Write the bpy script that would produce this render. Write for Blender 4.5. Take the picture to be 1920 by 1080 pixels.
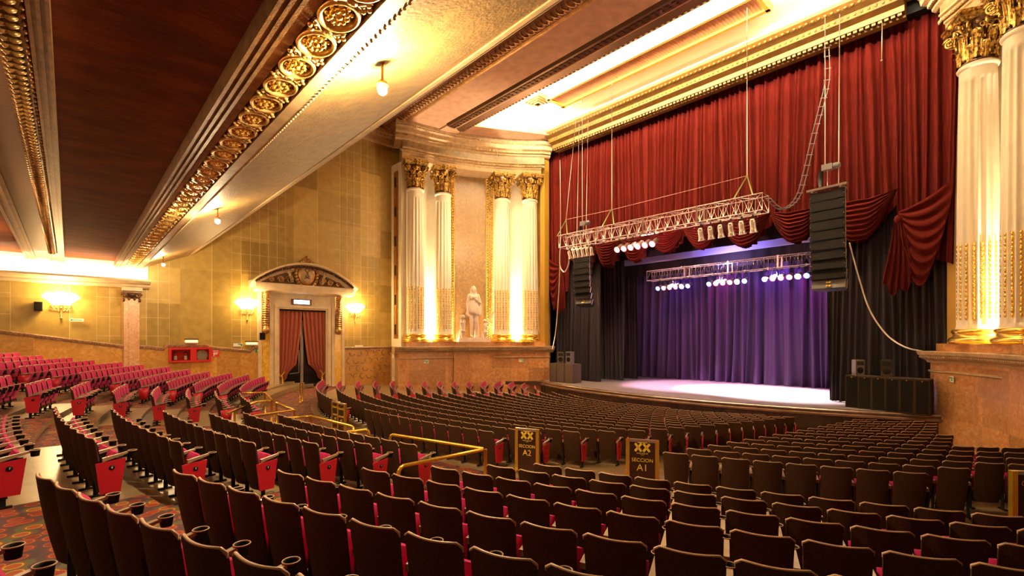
import bpy, math, random
import numpy as np
from mathutils import Matrix, Vector
random.seed(7)
for o in list(bpy.data.objects): bpy.data.objects.remove(o)
SC = bpy.context.scene
COL = SC.collection
PI = math.pi
E = 3.25            # eye height above the cross aisle; all coordinates below are relative to the eye
# ------------------------------------------------------------------ camera
cam_d = bpy.data.cameras.new('camera'); cam = bpy.data.objects.new('camera', cam_d); COL.objects.link(cam)
cam.location = (0, 0, E); cam.rotation_euler = (PI/2, 0, math.radians(47.412))
cam_d.sensor_width = 36; cam_d.lens = 903/1920*36; cam_d.shift_y = 97/1920; cam_d.clip_end = 200; cam_d.clip_start = .05
SC.camera = cam
# ------------------------------------------------------------------ world, exposure
w = bpy.data.worlds.new('world'); SC.world = w; w.use_nodes = True
w.node_tree.nodes['Background'].inputs[0].default_value = (1.0, .5, .2, 1)
w.node_tree.nodes['Background'].inputs[1].default_value = .055
SC.view_settings.view_transform = 'Standard'; SC.view_settings.look = 'None'
SC.view_settings.gamma = 1; SC.view_settings.use_curve_mapping = False
SC.view_settings.exposure = 0.5
# ------------------------------------------------------------------ lights
WARM = (1, .62, .28); WARM2 = (1, .72, .42)
def light(kind, loc, power, color=WARM, size=.2, aim=None, sy=None, spot=None, blend=.5, name='lamp_light'):
    d = bpy.data.lights.new(name, kind); d.energy = power; d.color = color
    o = bpy.data.objects.new(name, d); COL.objects.link(o); o.location = (loc[0], loc[1], loc[2]+E)
    if kind == 'AREA':
        d.size = size
        if sy: d.shape = 'RECTANGLE'; d.size_y = sy
    else: d.shadow_soft_size = size
    if spot: d.spot_size = math.radians(spot); d.spot_blend = blend
    if aim is not None:
        v = Vector(aim)-Vector(loc); o.rotation_euler = v.to_track_quat('-Z', 'Y').to_euler()
    return o
# coffer cove (strip lamps hidden behind the lip of the ceiling coffer)
for yy, pw in ((20.95, 17000), (27.3, 22000)):
    light('AREA', (-14.6, yy, 16.0), pw, (1, .85, .60), 24, aim=(-14.6, yy+(.5 if yy < 22 else -.5), 17), sy=.35)
# side wall cove under the balcony
light('AREA', (-32.75, -3.5, 3.03), 1300, (1, .78, .45), 13, aim=(-32.9, -3.5, 4), sy=.3).rotation_euler = (PI, 0, PI/2)
# soffit lamps on the nose of the balcony
SOFF = [(-6.66, 3.47, 3.80), (-17.6, 3.47, 3.80), (-29.6, 3.47, 3.80)]
for p, e in zip(SOFF, (1250, 520, 300)):
    light('POINT', (p[0], p[1], p[2]-.16), e, (1, .76, .42), .09)
# unseen point lights added under the balcony, out of frame, to light seat backs
for x, pw in ((-26, 260), (-18, 300), (-10, 260), (-3.5, 35)):
    light('POINT', (x, -3.2, 3.4), pw, (1, .66, .36), .25)
# stage light
PUR = (.42, .12, 1.0)
light('SPOT', (-17.6, 31.6, 4.2), 13000, (1, .55, .9), .3, aim=(-16.5, 32, -3.2), spot=75)
light('SPOT', (-14.2, 31.6, 4.2), 26000, (1, .78, .92), .3, aim=(-12.8, 31.8, -3.2), spot=68)
light('SPOT', (-10.8, 31.6, 4.2), 26000, (1, .84, .95), .3, aim=(-10, 31.4, -3.2), spot=68)
for x, cc, pw in ((-19, (.30, .08, 1), 240), (-15.5, (.9, .08, .5), 560), (-12, (.40, .08, 1), 480), (-9.2, (.85, .10, .6), 700)):
    light('SPOT', (x, 35.0, 6.6), pw*1.3, cc, .15, aim=(x+.2, 36.9, -2.0), spot=80)
light('SPOT', (-15.4, 24.4, 5.6), 2400, (1, .6, .7), .2, aim=(-14.5, 28.5, -3.5), spot=75)
light('SPOT', (-15.6, 24.2, 5.6), 2600, (1, .6, .58), .2, aim=(-22.2, 30, 0), spot=42)
light('SPOT', (-15.4, 24.4, 5.8), 1500, (1, .45, .5), .2, aim=(-15.0, 29, 6), spot=100)
# unseen spots added to light the red drape; cone edges leave its top dark
for x in (-23, -14.6, -6.5):
    light('SPOT', (x, 18.9, 15.1), 2600 if x < -20 else (1700 if x < -10 else 120), (1, .6, .3), .3, aim=(x-.5, 28.5, 5.5), spot=76, blend=.35)
# ------------------------------------------------------------------ materials
MATS = {}
def nmat(name):
    m = bpy.data.materials.new(name); m.use_nodes = True
    nt = m.node_tree; b = nt.nodes['Principled BSDF']; MATS[name] = m
    return m, nt, b
def mat(name, col, rough=.6, metal=0, emit=None, es=0, noise=0, ns=8, bump=0, bs=60, sheen=0, spec=None, col2=None, coords='Object', coat=0, stretch=None):
    m, nt, b = nmat(name)
    b.inputs['Base Color'].default_value = (*col, 1); b.inputs['Roughness'].default_value = rough; b.inputs['Metallic'].default_value = metal
    if spec is not None: b.inputs['Specular IOR Level'].default_value = spec
    if sheen: b.inputs['Sheen Weight'].default_value = sheen; b.inputs['Sheen Roughness'].default_value = .5; b.inputs['Sheen Tint'].default_value = (*[min(1, c*2+.2) for c in col], 1)
    if coat: b.inputs['Coat Weight'].default_value = coat; b.inputs['Coat Roughness'].default_value = .15
    if emit: b.inputs['Emission Color'].default_value = (*emit, 1); b.inputs['Emission Strength'].default_value = es
    N, Lk = nt.nodes, nt.links
    tc = N.new('ShaderNodeTexCoord'); src = tc.outputs[coords]
    if stretch:
        mp = N.new('ShaderNodeMapping'); mp.inputs['Scale'].default_value = stretch; Lk.new(src, mp.inputs[0]); src = mp.outputs[0]
    if noise:
        t = N.new('ShaderNodeTexNoise'); t.inputs['Scale'].default_value = ns; t.inputs['Detail'].default_value = 6; Lk.new(src, t.inputs['Vector'])
        r = N.new('ShaderNodeValToRGB'); c2 = col2 or tuple(c*(1-noise) for c in col)
        r.color_ramp.elements[0].position = .35; r.color_ramp.elements[0].color = (*c2, 1)
        r.color_ramp.elements[1].position = .65; r.color_ramp.elements[1].color = (*col, 1)
        Lk.new(t.outputs['Fac'], r.inputs[0]); Lk.new(r.outputs[0], b.inputs['Base Color'])
    if bump:
        t = N.new('ShaderNodeTexNoise'); t.inputs['Scale'].default_value = bs; t.inputs['Detail'].default_value = 4; Lk.new(src, t.inputs['Vector'])
        bp = N.new('ShaderNodeBump'); bp.inputs['Strength'].default_value = bump; bp.inputs['Distance'].default_value = .02
        Lk.new(t.outputs['Fac'], bp.inputs['Height']); Lk.new(bp.outputs[0], b.inputs['Normal'])
    return m
def marble(name, a_, b_, c_, scale=2.2, rough=.22, tile=None):
    m, nt, b = nmat(name); N, Lk = nt.nodes, nt.links
    tc = N.new('ShaderNodeTexCoord')
    n1 = N.new('ShaderNodeTexNoise'); n1.inputs['Scale'].default_value = scale; n1.inputs['Detail'].default_value = 9; n1.inputs['Distortion'].default_value = 1.6
    n1.inputs['Roughness'].default_value = .7
    Lk.new(tc.outputs['Object'], n1.inputs['Vector'])
    r = N.new('ShaderNodeValToRGB'); e = r.color_ramp.elements
    e[0].position = .3; e[0].color = (*a_, 1); e[1].position = .7; e[1].color = (*c_, 1)
    k = r.color_ramp.elements.new(.5); k.color = (*b_, 1)
    Lk.new(n1.outputs['Fac'], r.inputs[0]); out = r.outputs[0]
    if tile:
        v = N.new('ShaderNodeVectorMath'); v.operation = 'DIVIDE'; v.inputs[1].default_value = tile; Lk.new(tc.outputs['Object'], v.inputs[0])
        fl = N.new('ShaderNodeVectorMath'); fl.operation = 'FLOOR'; Lk.new(v.outputs[0], fl.inputs[0])
        wn = N.new('ShaderNodeTexWhiteNoise'); Lk.new(fl.outputs[0], wn.inputs['Vector'])
        hs = N.new('ShaderNodeMapRange'); hs.inputs['To Min'].default_value = .72; hs.inputs['To Max'].default_value = 1.12; Lk.new(wn.outputs['Value'], hs.inputs['Value'])
        mx = N.new('ShaderNodeVectorMath'); mx.operation = 'SCALE'; Lk.new(out, mx.inputs[0]); Lk.new(hs.outputs[0], mx.inputs['Scale']); out = mx.outputs[0]
    Lk.new(out, b.inputs['Base Color']); b.inputs['Roughness'].default_value = rough
    return m
gold = mat('gold_leaf', (.95, .60, .20), .36, .6, bump=.35, bs=25, noise=.45, ns=3)
gold_cap = mat('mottled_capital_gold', (.92, .56, .13), .28, .75, noise=.9, ns=9, col2=(.07, .032, .012), bump=.6, bs=30)  # gold mottled at random with near-black brown
gold_bright = mat('bright_gilding', (.95, .62, .13), .25, .8)
gold_old = mat('aged_gilding', (.58, .31, .10), .32, .65, bump=.3, bs=30, noise=.4, ns=4)
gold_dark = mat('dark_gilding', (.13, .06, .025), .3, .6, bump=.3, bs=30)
stucco = mat('cream_stucco', (.78, .60, .36), .55, noise=.15, ns=3)
stucco_tan = mat('tan_stucco', (.55, .36, .17), .6, noise=.25, ns=4, bump=.15)
pinkst = mat('rose_stucco', (.46, .25, .14), .8, spec=.2, noise=.2, ns=2, bump=.2, bs=30)
cream = mat('cream_paint', (.88, .78, .58), .45, noise=.06, ns=2)
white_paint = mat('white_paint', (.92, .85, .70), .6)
soffit = mat('gold_textured_plaster', (.30, .17, .05), .5, .15, noise=.3, ns=5, bump=.7, bs=18)
dark_ceiling = mat('brown_textured_ceiling', (.20, .046, .008), .8, 0, spec=.12, noise=.4, ns=3, bump=.8, bs=16, stretch=(1, .35, 1))
brown_soft = mat('pleated_brown_panel', (.22, .10, .04), .5, bump=.5, bs=6, stretch=(3, .4, 1))
frieze_m = mat('mottled_green_frieze', (.34, .22, .09), .5, noise=.4, ns=4)
marble_o = marble('orange_marble', (.44, .18, .055), (.60, .28, .10), (.76, .46, .22), 3.2, .25, (1.5, 1.5, 1.1))
marble_w = marble('amber_marble_wainscot', (.48, .22, .04), (.62, .31, .06), (.75, .44, .14), 2.5, .25, (50, 1.3, 50))
marble_p = marble('pink_marble_pilaster', (.58, .28, .12), (.72, .40, .2), (.85, .6, .4), 6, .25)
marble_y = marble('yellow_onyx', (.72, .36, .02), (.85, .5, .04), (.95, .8, .35), 2, .2)
marble_dk = marble('brown_veined_trim', (.20, .10, .05), (.34, .19, .10), (.62, .42, .28), 5, .25)
panel_m = marble('mottled_niche_panel', (.20, .11, .04), (.30, .18, .07), (.55, .30, .08), 3, .4)
redcloth = mat('red_velvet', (.070, .0035, .0013), .85, spec=.08, sheen=.04, noise=.35, ns=5, stretch=(3, 3, .4))
salmon = mat('salmon_door_curtain', (.42, .10, .05), .8, sheen=.3, noise=.2, ns=30)
blackcloth = mat('black_serge', (.026, .018, .019), .95, spec=.05)
backdrop_m = mat('dark_violet_backdrop', (.085, .05, .12), .9, spec=.1)
stage_m = mat('stage_boards', (.36, .30, .30), .35, noise=.2, ns=2, stretch=(.4, 4, 1))
apron_m = mat('dark_apron_wood', (.07, .032, .02), .35, noise=.4, ns=4)
lip_m = mat('polished_apron_edge', (.22, .13, .08), .22, noise=.3, ns=3)
concrete = mat('painted_concrete', (.36, .24, .12), .30, noise=.35, ns=1.5)
black_m = mat('black_matt', (.012, .010, .009), .6, spec=.15)
black_g = mat('black_grille', (.011, .008, .006), .8, spec=.08, bump=.5, bs=200)
grey_box = mat('grey_speaker', (.11, .09, .085), .6, bump=.3, bs=150)
chrome = mat('aluminium_tube', (.85, .72, .66), .25, .75)
steel = mat('steel', (.5, .42, .34), .35, .8)
brass = mat('polished_brass', (.86, .53, .06), .22, .75)
green_sling = mat('green_sling', (.20, .30, .05), .7)
red_paint = mat('red_paint', (.62, .015, .01), .35)
sign_red = mat('red_sign', (.7, .03, .03), .4); sign_green = mat('green_sign', (.02, .28, .06), .4)
sign_white = mat('white_sign', (.85, .85, .75), .4)
glass_d = mat('dark_glass', (.015, .012, .012), .08)
stone = mat('white_stone', (.88, .74, .58), .55, noise=.12, ns=4)
letter_y = mat('yellow_lettering', (.85, .58, .06), .4)
letter_r = mat('red_lettering', (.75, .16, .04), .4)
sign_black = mat('black_signboard', (.05, .018, .012), .25)
seat_red = mat('crimson_upholstery', (.52, .024, .125), .85, spec=.15, sheen=.25, noise=.2, ns=10)
seat_shell = mat('brown_speckled_shell', (.088, .040, .017), .75, spec=.10, noise=.55, ns=90, bump=.4, bs=180)
seat_trim = mat('tan_edge', (.50, .30, .16), .4)
arm_m = mat('brown_armrest', (.34, .22, .14), .3, noise=.2, ns=6)
panel_red = mat('crimson_end_panel', (.50, .010, .025), .4)
white_tag = mat('pale_plastic', (.7, .58, .48), .5)
glow_warm = mat('glowing_glass', (1, .8, .5), .4, emit=(1, .70, .34), es=22)
glow_white = mat('glowing_lamp', (1, 1, 1), .4, emit=(1, .9, .8), es=80)
glow_pink = mat('glowing_pink_lens', (1, .5, .5), .4, emit=(1, .07, .09), es=14)
glow_blue = mat('glowing_blue_lens', (.4, .5, 1), .4, emit=(.03, .09, 1), es=14)
glow_sign = mat('lit_sign_face', (.8, .8, 1), .4, emit=(.75, .8, 1), es=4)
glow_amber = mat('amber_lit_strip', (1, .6, .2), .4, emit=(1, .55, .15), es=3)
blue_border = mat('pale_blue_border', (.42, .36, .62), .7)
hose_m = mat('canvas_hose', (.7, .62, .5), .7, bump=.3)
# carpet with discs
def carpet():
    m, nt, b = nmat('disc_patterned_carpet'); N, Lk = nt.nodes, nt.links
    tc = N.new('ShaderNodeTexCoord'); v = N.new('ShaderNodeTexVoronoi'); v.inputs['Scale'].default_value = 4.8; v.voronoi_dimensions = '2D'; v.inputs['Randomness'].default_value = .75
    Lk.new(tc.outputs['Object'], v.inputs['Vector'])
    r = N.new('ShaderNodeValToRGB'); r.color_ramp.interpolation = 'CONSTANT'; e = r.color_ramp.elements
    e[0].position = 0; e[0].color = (.26, .022, .010, 1); e[1].position = .30; e[1].color = (.36, .14, .02, 1)
    for p, cc in ((.36, (.20, .02, .012, 1)), (.46, (.075, .032, .035, 1))): k = e.new(p); k.color = cc
    Lk.new(v.outputs['Distance'], r.inputs[0])
    sp = N.new('ShaderNodeSeparateColor'); Lk.new(v.outputs['Color'], sp.inputs[0])
    r2 = N.new('ShaderNodeValToRGB'); r2.color_ramp.interpolation = 'CONSTANT'; e = r2.color_ramp.elements
    e[0].position = 0; e[0].color = (1, 1, 1, 1); e[1].position = .55; e[1].color = (.75, .8, 1, 1)
    k = e.new(.8); k.color = (1.2, 2.6, 1.0, 1)
    Lk.new(sp.outputs[0], r2.inputs[0])
    mx = N.new('ShaderNodeMix'); mx.data_type = 'RGBA'; mx.blend_type = 'MULTIPLY'; mx.inputs[0].default_value = 1
    Lk.new(r.outputs[0], mx.inputs[6]); Lk.new(r2.outputs[0], mx.inputs[7]); Lk.new(mx.outputs[2], b.inputs['Base Color'])
    b.inputs['Roughness'].default_value = .85
    return m
carpet_m = carpet()
# olive wall panelling with cream joint lines
def wall_mat():
    m, nt, b = nmat('olive_wall_panels'); N, Lk = nt.nodes, nt.links
    tc = N.new('ShaderNodeTexCoord'); sx = N.new('ShaderNodeSeparateXYZ'); Lk.new(tc.outputs['Object'], sx.inputs[0])
    def M(op, a, b_=None, c=None):
        n = N.new('ShaderNodeMath'); n.operation = op
        for i, v in enumerate((a, b_, c)):
            if v is None: continue
            if isinstance(v, (int, float)): n.inputs[i].default_value = v
            else: Lk.new(v, n.inputs[i])
        return n.outputs[0]
    Y, Z = sx.outputs[1], sx.outputs[2]
    ly = M('LESS_THAN', M('FRACT', M('DIVIDE', Y, .52)), .032)
    lz = M('LESS_THAN', M('FRACT', M('DIVIDE', M('ADD', Z, 20.2), 1.02)), .013)
    zone = M('LESS_THAN', M('FRACT', M('DIVIDE', M('ADD', Y, 30.15), 6.24)), .5)      # tiled bays alternate with plain ones
    big = M('LESS_THAN', M('FRACT', M('DIVIDE', Y, 3.12)), .006)
    lines = M('MAXIMUM', M('MULTIPLY', M('MAXIMUM', ly, lz), zone), big)
    cb = N.new('ShaderNodeCombineXYZ'); Lk.new(M('FLOOR', M('DIVIDE', Y, 1.56)), cb.inputs[0]); Lk.new(M('FLOOR', M('DIVIDE', Z, 2.04)), cb.inputs[1])
    wn = N.new('ShaderNodeTexWhiteNoise'); Lk.new(cb.outputs[0], wn.inputs['Vector'])
    nz = N.new('ShaderNodeTexNoise'); nz.inputs['Scale'].default_value = 2.5; nz.inputs['Detail'].default_value = 8; Lk.new(tc.outputs['Object'], nz.inputs['Vector'])
    f = M('ADD', M('MULTIPLY', wn.outputs['Value'], .45), M('MULTIPLY', nz.outputs['Fac'], .55))
    r = N.new('ShaderNodeValToRGB'); e = r.color_ramp.elements
    e[0].position = .25; e[0].color = (.30, .19, .025, 1); e[1].position = .75; e[1].color = (.54, .36, .085, 1)
    Lk.new(f, r.inputs[0])
    mx = N.new('ShaderNodeMix'); mx.data_type = 'RGBA'; Lk.new(lines, mx.inputs[0]); Lk.new(r.outputs[0], mx.inputs[6]); mx.inputs[7].default_value = (.78, .58, .34, 1)
    Lk.new(mx.outputs[2], b.inputs['Base Color']); b.inputs['Roughness'].default_value = .5
    return m
wall_m = wall_mat()
# ------------------------------------------------------------------ mesh helpers
ORG = {}
def tag(o, label=None, cat=None, group=None, kind=None):
    if label: o['label'] = label
    if cat: o['category'] = cat
    if group: o['group'] = group
    if kind: o['kind'] = kind
    return o
def thing(name, label, cat, loc=(0, 0, 0), rz=0, group=None, kind=None):
    o = bpy.data.objects.new(name, None); COL.objects.link(o); o.empty_display_size = .1
    o.location = (loc[0], loc[1], loc[2]+E); o.rotation_euler = (0, 0, rz); ORG[o.name] = Vector(loc)
    return tag(o, label, cat, group, kind)
class MB:
    def __init__(s): s.v = []; s.f = []; s.sm = []; s.mi = []; s.cur = 0
    def add(s, vs, fs, smooth=False, M=None):
        n = len(s.v)
        if M is not None: vs = [tuple(M @ Vector(v)) for v in vs]
        s.v += [tuple(v) for v in vs]; s.f += [tuple(i+n for i in f) for f in fs]; s.sm += [smooth]*len(fs); s.mi += [s.cur]*len(fs); return s
    def box(s, x0, x1, y0, y1, z0, z1, M=None, taper=1.0):
        cx, cy = (x0+x1)/2, (y0+y1)/2
        vs = [(x0, y0, z0), (x1, y0, z0), (x1, y1, z0), (x0, y1, z0)] + [(cx+(x-cx)*taper, cy+(y-cy)*taper, z1) for x, y in ((x0, y0), (x1, y0), (x1, y1), (x0, y1))]
        return s.add(vs, [(0, 3, 2, 1), (4, 5, 6, 7), (0, 1, 5, 4), (1, 2, 6, 5), (2, 3, 7, 6), (3, 0, 4, 7)], False, M)
    def tube(s, pts, r, n=8, M=None, closed=False, cap=True, rs=None):
        pts = [Vector(p) for p in pts]; vs = []; fs = []; up = None; m = len(pts)
        for i, p in enumerate(pts):
            a = pts[(i-1) % m] if (i > 0 or closed) else pts[i]; b = pts[(i+1) % m] if (i < m-1 or closed) else pts[i]
            t = (b-a)
            t = t.normalized() if t.length > 1e-9 else Vector((0, 0, 1))
            if up is None:
                up = Vector((0, 0, 1)) if abs(t.z) < .9 else Vector((1, 0, 0))
            u = t.cross(up); u = u.normalized() if u.length > 1e-6 else t.orthogonal().normalized()
            v = u.cross(t).normalized(); up = v
            rr = rs[i] if rs else r
            for k in range(n):
                an = 2*PI*k/n; vs.append(p+u*math.cos(an)*rr+v*math.sin(an)*rr)
        for i in range(m if closed else m-1):
            for k in range(n):
                j = (i+1) % m; fs.append((i*n+k, i*n+(k+1) % n, j*n+(k+1) % n, j*n+k))
        if cap and not closed: fs += [tuple(range(n)), tuple(range((m-1)*n, m*n))[::-1]]
        return s.add(vs, fs, True, M)
    def lathe(s, prof, n=24, M=None, cap=True, smooth=True):
        vs = []; fs = []
        for r, z in prof:
            for k in range(n): an = 2*PI*k/n; vs.append((r*math.cos(an), r*math.sin(an), z))
        m = len(prof)
        for i in range(m-1):
            for k in range(n): fs.append((i*n+k, i*n+(k+1) % n, (i+1)*n+(k+1) % n, (i+1)*n+k))
        if cap: fs += [tuple(range(n))[::-1], tuple(range((m-1)*n, m*n))]
        return s.add(vs, fs, smooth, M)
    def ball(s, c, r, n=8, m=6, M=None, sc=(1, 1, 1)):
        vs = []; fs = []
        for i in range(m+1):
            ph = PI*i/m
            for k in range(n): an = 2*PI*k/n; vs.append((c[0]+r*sc[0]*math.sin(ph)*math.cos(an), c[1]+r*sc[1]*math.sin(ph)*math.sin(an), c[2]+r*sc[2]*math.cos(ph)))
        for i in range(m):
            for k in range(n): fs.append((i*n+k, (i+1)*n+k, (i+1)*n+(k+1) % n, i*n+(k+1) % n))
        return s.add(vs, fs, True, M)
    def grid(s, rows, smooth=True, closed=False, M=None, flip=False):
        n = len(rows[0]); vs = [p for r in rows for p in r]; fs = []
        for i in range(len(rows)-1):
            for k in range(n if closed else n-1):
                q = (i*n+k, i*n+(k+1) % n, (i+1)*n+(k+1) % n, (i+1)*n+k); fs.append(q[::-1] if flip else q)
        return s.add(vs, fs, smooth, M)
    def prism(s, poly, a, b, axis='x', smooth=False, M=None):
        """closed polygon extruded along an axis; poly in (y,z) for x, (x,z) for y, (x,y) for z"""
        n = len(poly)
        f = {'x': lambda p, t: (t, p[0], p[1]), 'y': lambda p, t: (p[0], t, p[1]), 'z': lambda p, t: (p[0], p[1], t)}[axis]
        vs = [f(p, a) for p in poly]+[f(p, b) for p in poly]
        fs = [tuple(range(n))[::-1], tuple(range(n, 2*n))]+[(i, (i+1) % n, n+(i+1) % n, n+i) for i in range(n)]
        return s.add(vs, fs, smooth, M)
    def sweep(s, prof, path, close_prof=True, M=None, smooth=False):
        """prof: list of (n,z); path: list of (point xy, outward normal xy)"""
        rows = [[(p[0]+q[0]*n_, p[1]+q[1]*n_, z) for n_, z in prof] for p, q in path]
        s.grid(rows, smooth, close_prof, M)
        if close_prof:
            k = len(prof); n0 = len(s.v)-len(rows)*k
            s.f += [tuple(range(n0, n0+k)), tuple(range(n0+(len(rows)-1)*k, n0+len(rows)*k))[::-1]]; s.sm += [False]*2; s.mi += [s.cur]*2
        return s
    def build(s, name, mats, parent=None, local=False):
        if not isinstance(mats, (list, tuple)): mats = [mats]
        me = bpy.data.meshes.new(name); vs = s.v
        if parent is not None and not local:
            L = ORG[parent.name]; vs = [(x-L.x, y-L.y, z-L.z) for x, y, z in vs]
        me.from_pydata(vs, [], s.f); me.polygons.foreach_set('use_smooth', s.sm)
        for m in mats: me.materials.append(m)
        if len(mats) > 1: me.polygons.foreach_set('material_index', s.mi)
        me.update()
        o = bpy.data.objects.new(name, me); COL.objects.link(o)
        if parent is not None: o.parent = parent; ORG[o.name] = ORG[parent.name]
        else: o.location = (0, 0, E); ORG[o.name] = Vector((0, 0, 0))
        return o
def struct(o): o['kind'] = 'structure'; return o
def copy_tree(o, parent=None):
    c = o.copy(); COL.objects.link(c)
    if parent is not None: c.parent = parent
    for ch in list(o.children): copy_tree(ch, c)
    return c
def T(x, y, z): return Matrix.Translation((x, y, z))
def RX(a): return Matrix.Rotation(a, 4, 'X')
def RY(a): return Matrix.Rotation(a, 4, 'Y')
def RZ(a): return Matrix.Rotation(a, 4, 'Z')
def text(s, size, M, m, parent, name='lettering', depth=.004, shear=0, sx=1, label=None):
    cu = bpy.data.curves.new('t', 'FONT'); cu.body = s; cu.size = size; cu.align_x = 'CENTER'; cu.align_y = 'CENTER'; cu.extrude = depth; cu.shear = shear; cu.resolution_u = 3
    o = bpy.data.objects.new('t', cu); COL.objects.link(o); bpy.context.view_layer.update()
    me = bpy.data.meshes.new_from_object(o.evaluated_get(bpy.context.evaluated_depsgraph_get())); bpy.data.objects.remove(o)
    me.transform(Matrix.Diagonal((sx, 1, 1, 1))); me.transform(M); me.materials.clear(); me.materials.append(m); me.name = name
    r = bpy.data.objects.new(name, me); COL.objects.link(r); r.parent = parent; ORG[r.name] = ORG.get(parent.name, Vector((0, 0, 0)))
    if label: r['label'] = label
    return r
CF, SF = .7362, .6768
def proj(x, y, z):
    d = -CF*x+SF*y; r = SF*x+CF*y
    if d < .05: return (-9999, -9999, d)
    return (960+903*r/d, 637-903*z/d, d)
def ray(px, py, plane, val):
    u = (px-960)/903; d = (-CF+SF*u, SF+CF*u, (637-py)/903)
    t = val/d['xyz'.index(plane)]; return (d[0]*t, d[1]*t, d[2]*t)
# ------------------------------------------------------------------ floors
CX, CY = -14.6, 33.6
XW = -33.2
def P(R, deg, z): a = math.radians(deg); return (max(XW, CX+R*math.sin(a)), CY-R*math.cos(a), z)
RK = [29.45, 30.25, 31.1, 32.0, 32.93, 33.87, 34.85, 35.8, 36.75, 37.7, 38.65, 39.6, 40.55]
def h_rear(R): return -(1.675+(32.0-R)*.137-(.03 if R > 33.5 else 0))
def z_rear(k): return h_rear(RK[k])-.95
RI = [26.4-.935*i for i in range(18)]
def h_front(R): return -(2.3+(26.4-R)*.0805)
fl = MB()
angs = [-72+.75*i for i in range(193)]
# front bank: sloping concrete
Rs = [26.62-.8*i for i in range(26)]
fl.cur = 0
fl.grid([[P(R, a, h_front(min(R, 26.4))-.95) for a in angs] for R in Rs], False)
# cross aisle carpet
fl.cur = 1
fl.grid([[P(R, a, -3.248) for a in angs] for R in (26.62, 27.6, 28.80)], False)
# rear steps
def in_aisle(x, k):
    return (-8.5-.1*k < x < -5.7-.1*k) or (-17.2-.3*k < x < -14.5) or (-24.2-.2*k < x < -21.3-.25*k)
a2 = [-42+.5*i for i in range(185)]
for k in range(13):
    r0, r1 = RK[k]-.66, (RK[k+1]-.66 if k < 12 else 50); z = z_rear(k); zp = z_rear(k-1) if k else -3.25
    for i in range(len(a2)-1):
        p = [P(r0, a2[i], z), P(r0, a2[i+1], z), P(r1, a2[i+1], z), P(r1, a2[i], z)]
        fl.cur = 1 if in_aisle((p[0][0]+p[2][0])/2, k) else 0
        fl.add(p, [(0, 1, 2, 3)])
        fl.cur = 0
        fl.add([P(r0, a2[i], zp), P(r0, a2[i+1], zp), p[1], p[0]], [(0, 1, 2, 3)])
struct(fl.build('floor', [concrete, carpet_m]))
sub = MB(); sub.box(-50, 20, -14, 45, -8.5, -8.0); struct(sub.build('floor_slab', concrete))
# ------------------------------------------------------------------ left side wall
def wz(y):   # height of the wainscot top along the wall
    pts = [(-14, 1.9), (-2.42, .38), (2.11, -.37), (2.9, -.38), (3.9, -.52), (4.0, -.33), (6.0, -.36), (6.1, -.46), (8.3, -.74), (8.5, -.46), (9.2, -.46)]
    for (a, b), (c, d) in zip(pts, pts[1:]):
        if y <= c: return b+(d-b)*(y-a)/(c-a)
    return -.6
wl = MB()
DY0, DY1, DZ0, DZ1 = 9.98, 13.02, -3.2, 2.0
wl.box(XW-.4, XW, -14, DY0, -5, 17); wl.box(XW-.4, XW, DY1, 19, -5, 17); wl.box(XW-.4, XW, DY0, DY1, DZ1, 17); wl.box(XW-.4, XW, DY0, DY1, -5, DZ0)
struct(wl.build('wall_left', wall_m))
ws = MB()
for ya, yb in ((-14, 8.9), (14.3, 18.0)):
    ys = [ya+(yb-ya)*i/40 for i in range(41)]
    ws.grid([[(XW+.10, y, -5) for y in ys], [(XW+.10, y, wz(y)) for y in ys], [(XW, y, wz(y)) for y in ys]], False)
struct(ws.build('wall_wainscot', marble_w))
tr = MB()
for ya, yb in ((-14, 8.9), (14.3, 18.0)):
    ys = sorted(set([ya+(yb-ya)*i/40 for i in range(41)]+[y for y in (3.9, 4.0, 6.0, 6.1, 8.3, 8.5) if ya < y < yb]))
    pr = [(.0, .10), (.16, .10), (.19, .05), (.17, -.03), (.13, -.10), (0, -.10)]
    tr.grid([[(XW+a, y, wz(y)+b) for a, b in pr] for y in ys], False, True)
struct(tr.build('trim_1', marble_dk))
rl = MB()      # carved relief on the wainscot between the door and the niche
for j in range(4):
    for i in range(7):
        cy, cz = 14.7+.5*i+(j % 2)*.2, -2.6+.55*j
        rl.tube([(XW+.12, cy+.2*math.cos(t), cz+.2*math.sin(t)) for t in [PI*.9*q/6+(i+j) for q in range(7)]], .035, 5)
struct(rl.build('trim_2', marble_dk))
# side cove under the balcony
cv = MB()
cv.prism([(XW, 2.80), (XW+.28, 2.80), (XW+.42, 2.90), (XW+.42, 2.97), (XW+.75, 3.02), (XW+.95, 3.12), (XW+.95, 3.22), (XW+.86, 3.22), (XW+.86, 3.10), (XW+.1, 2.98), (XW, 2.98)], -13, 3.25, 'y')
struct(cv.build('trim_3', stucco))
cv = MB(); cv.box(XW, XW+.03, -13, 3.2, 2.98, 4.3); struct(cv.build('wall_cove_glow', white_paint))  # white panel added to paint the cove's glow onto the wall
cb = MB(); cb.box(XW+.02, XW+.5, 2.06, 2.92, 2.62, 2.8); 
struct(cb.build('trim_4', stucco))
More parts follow.
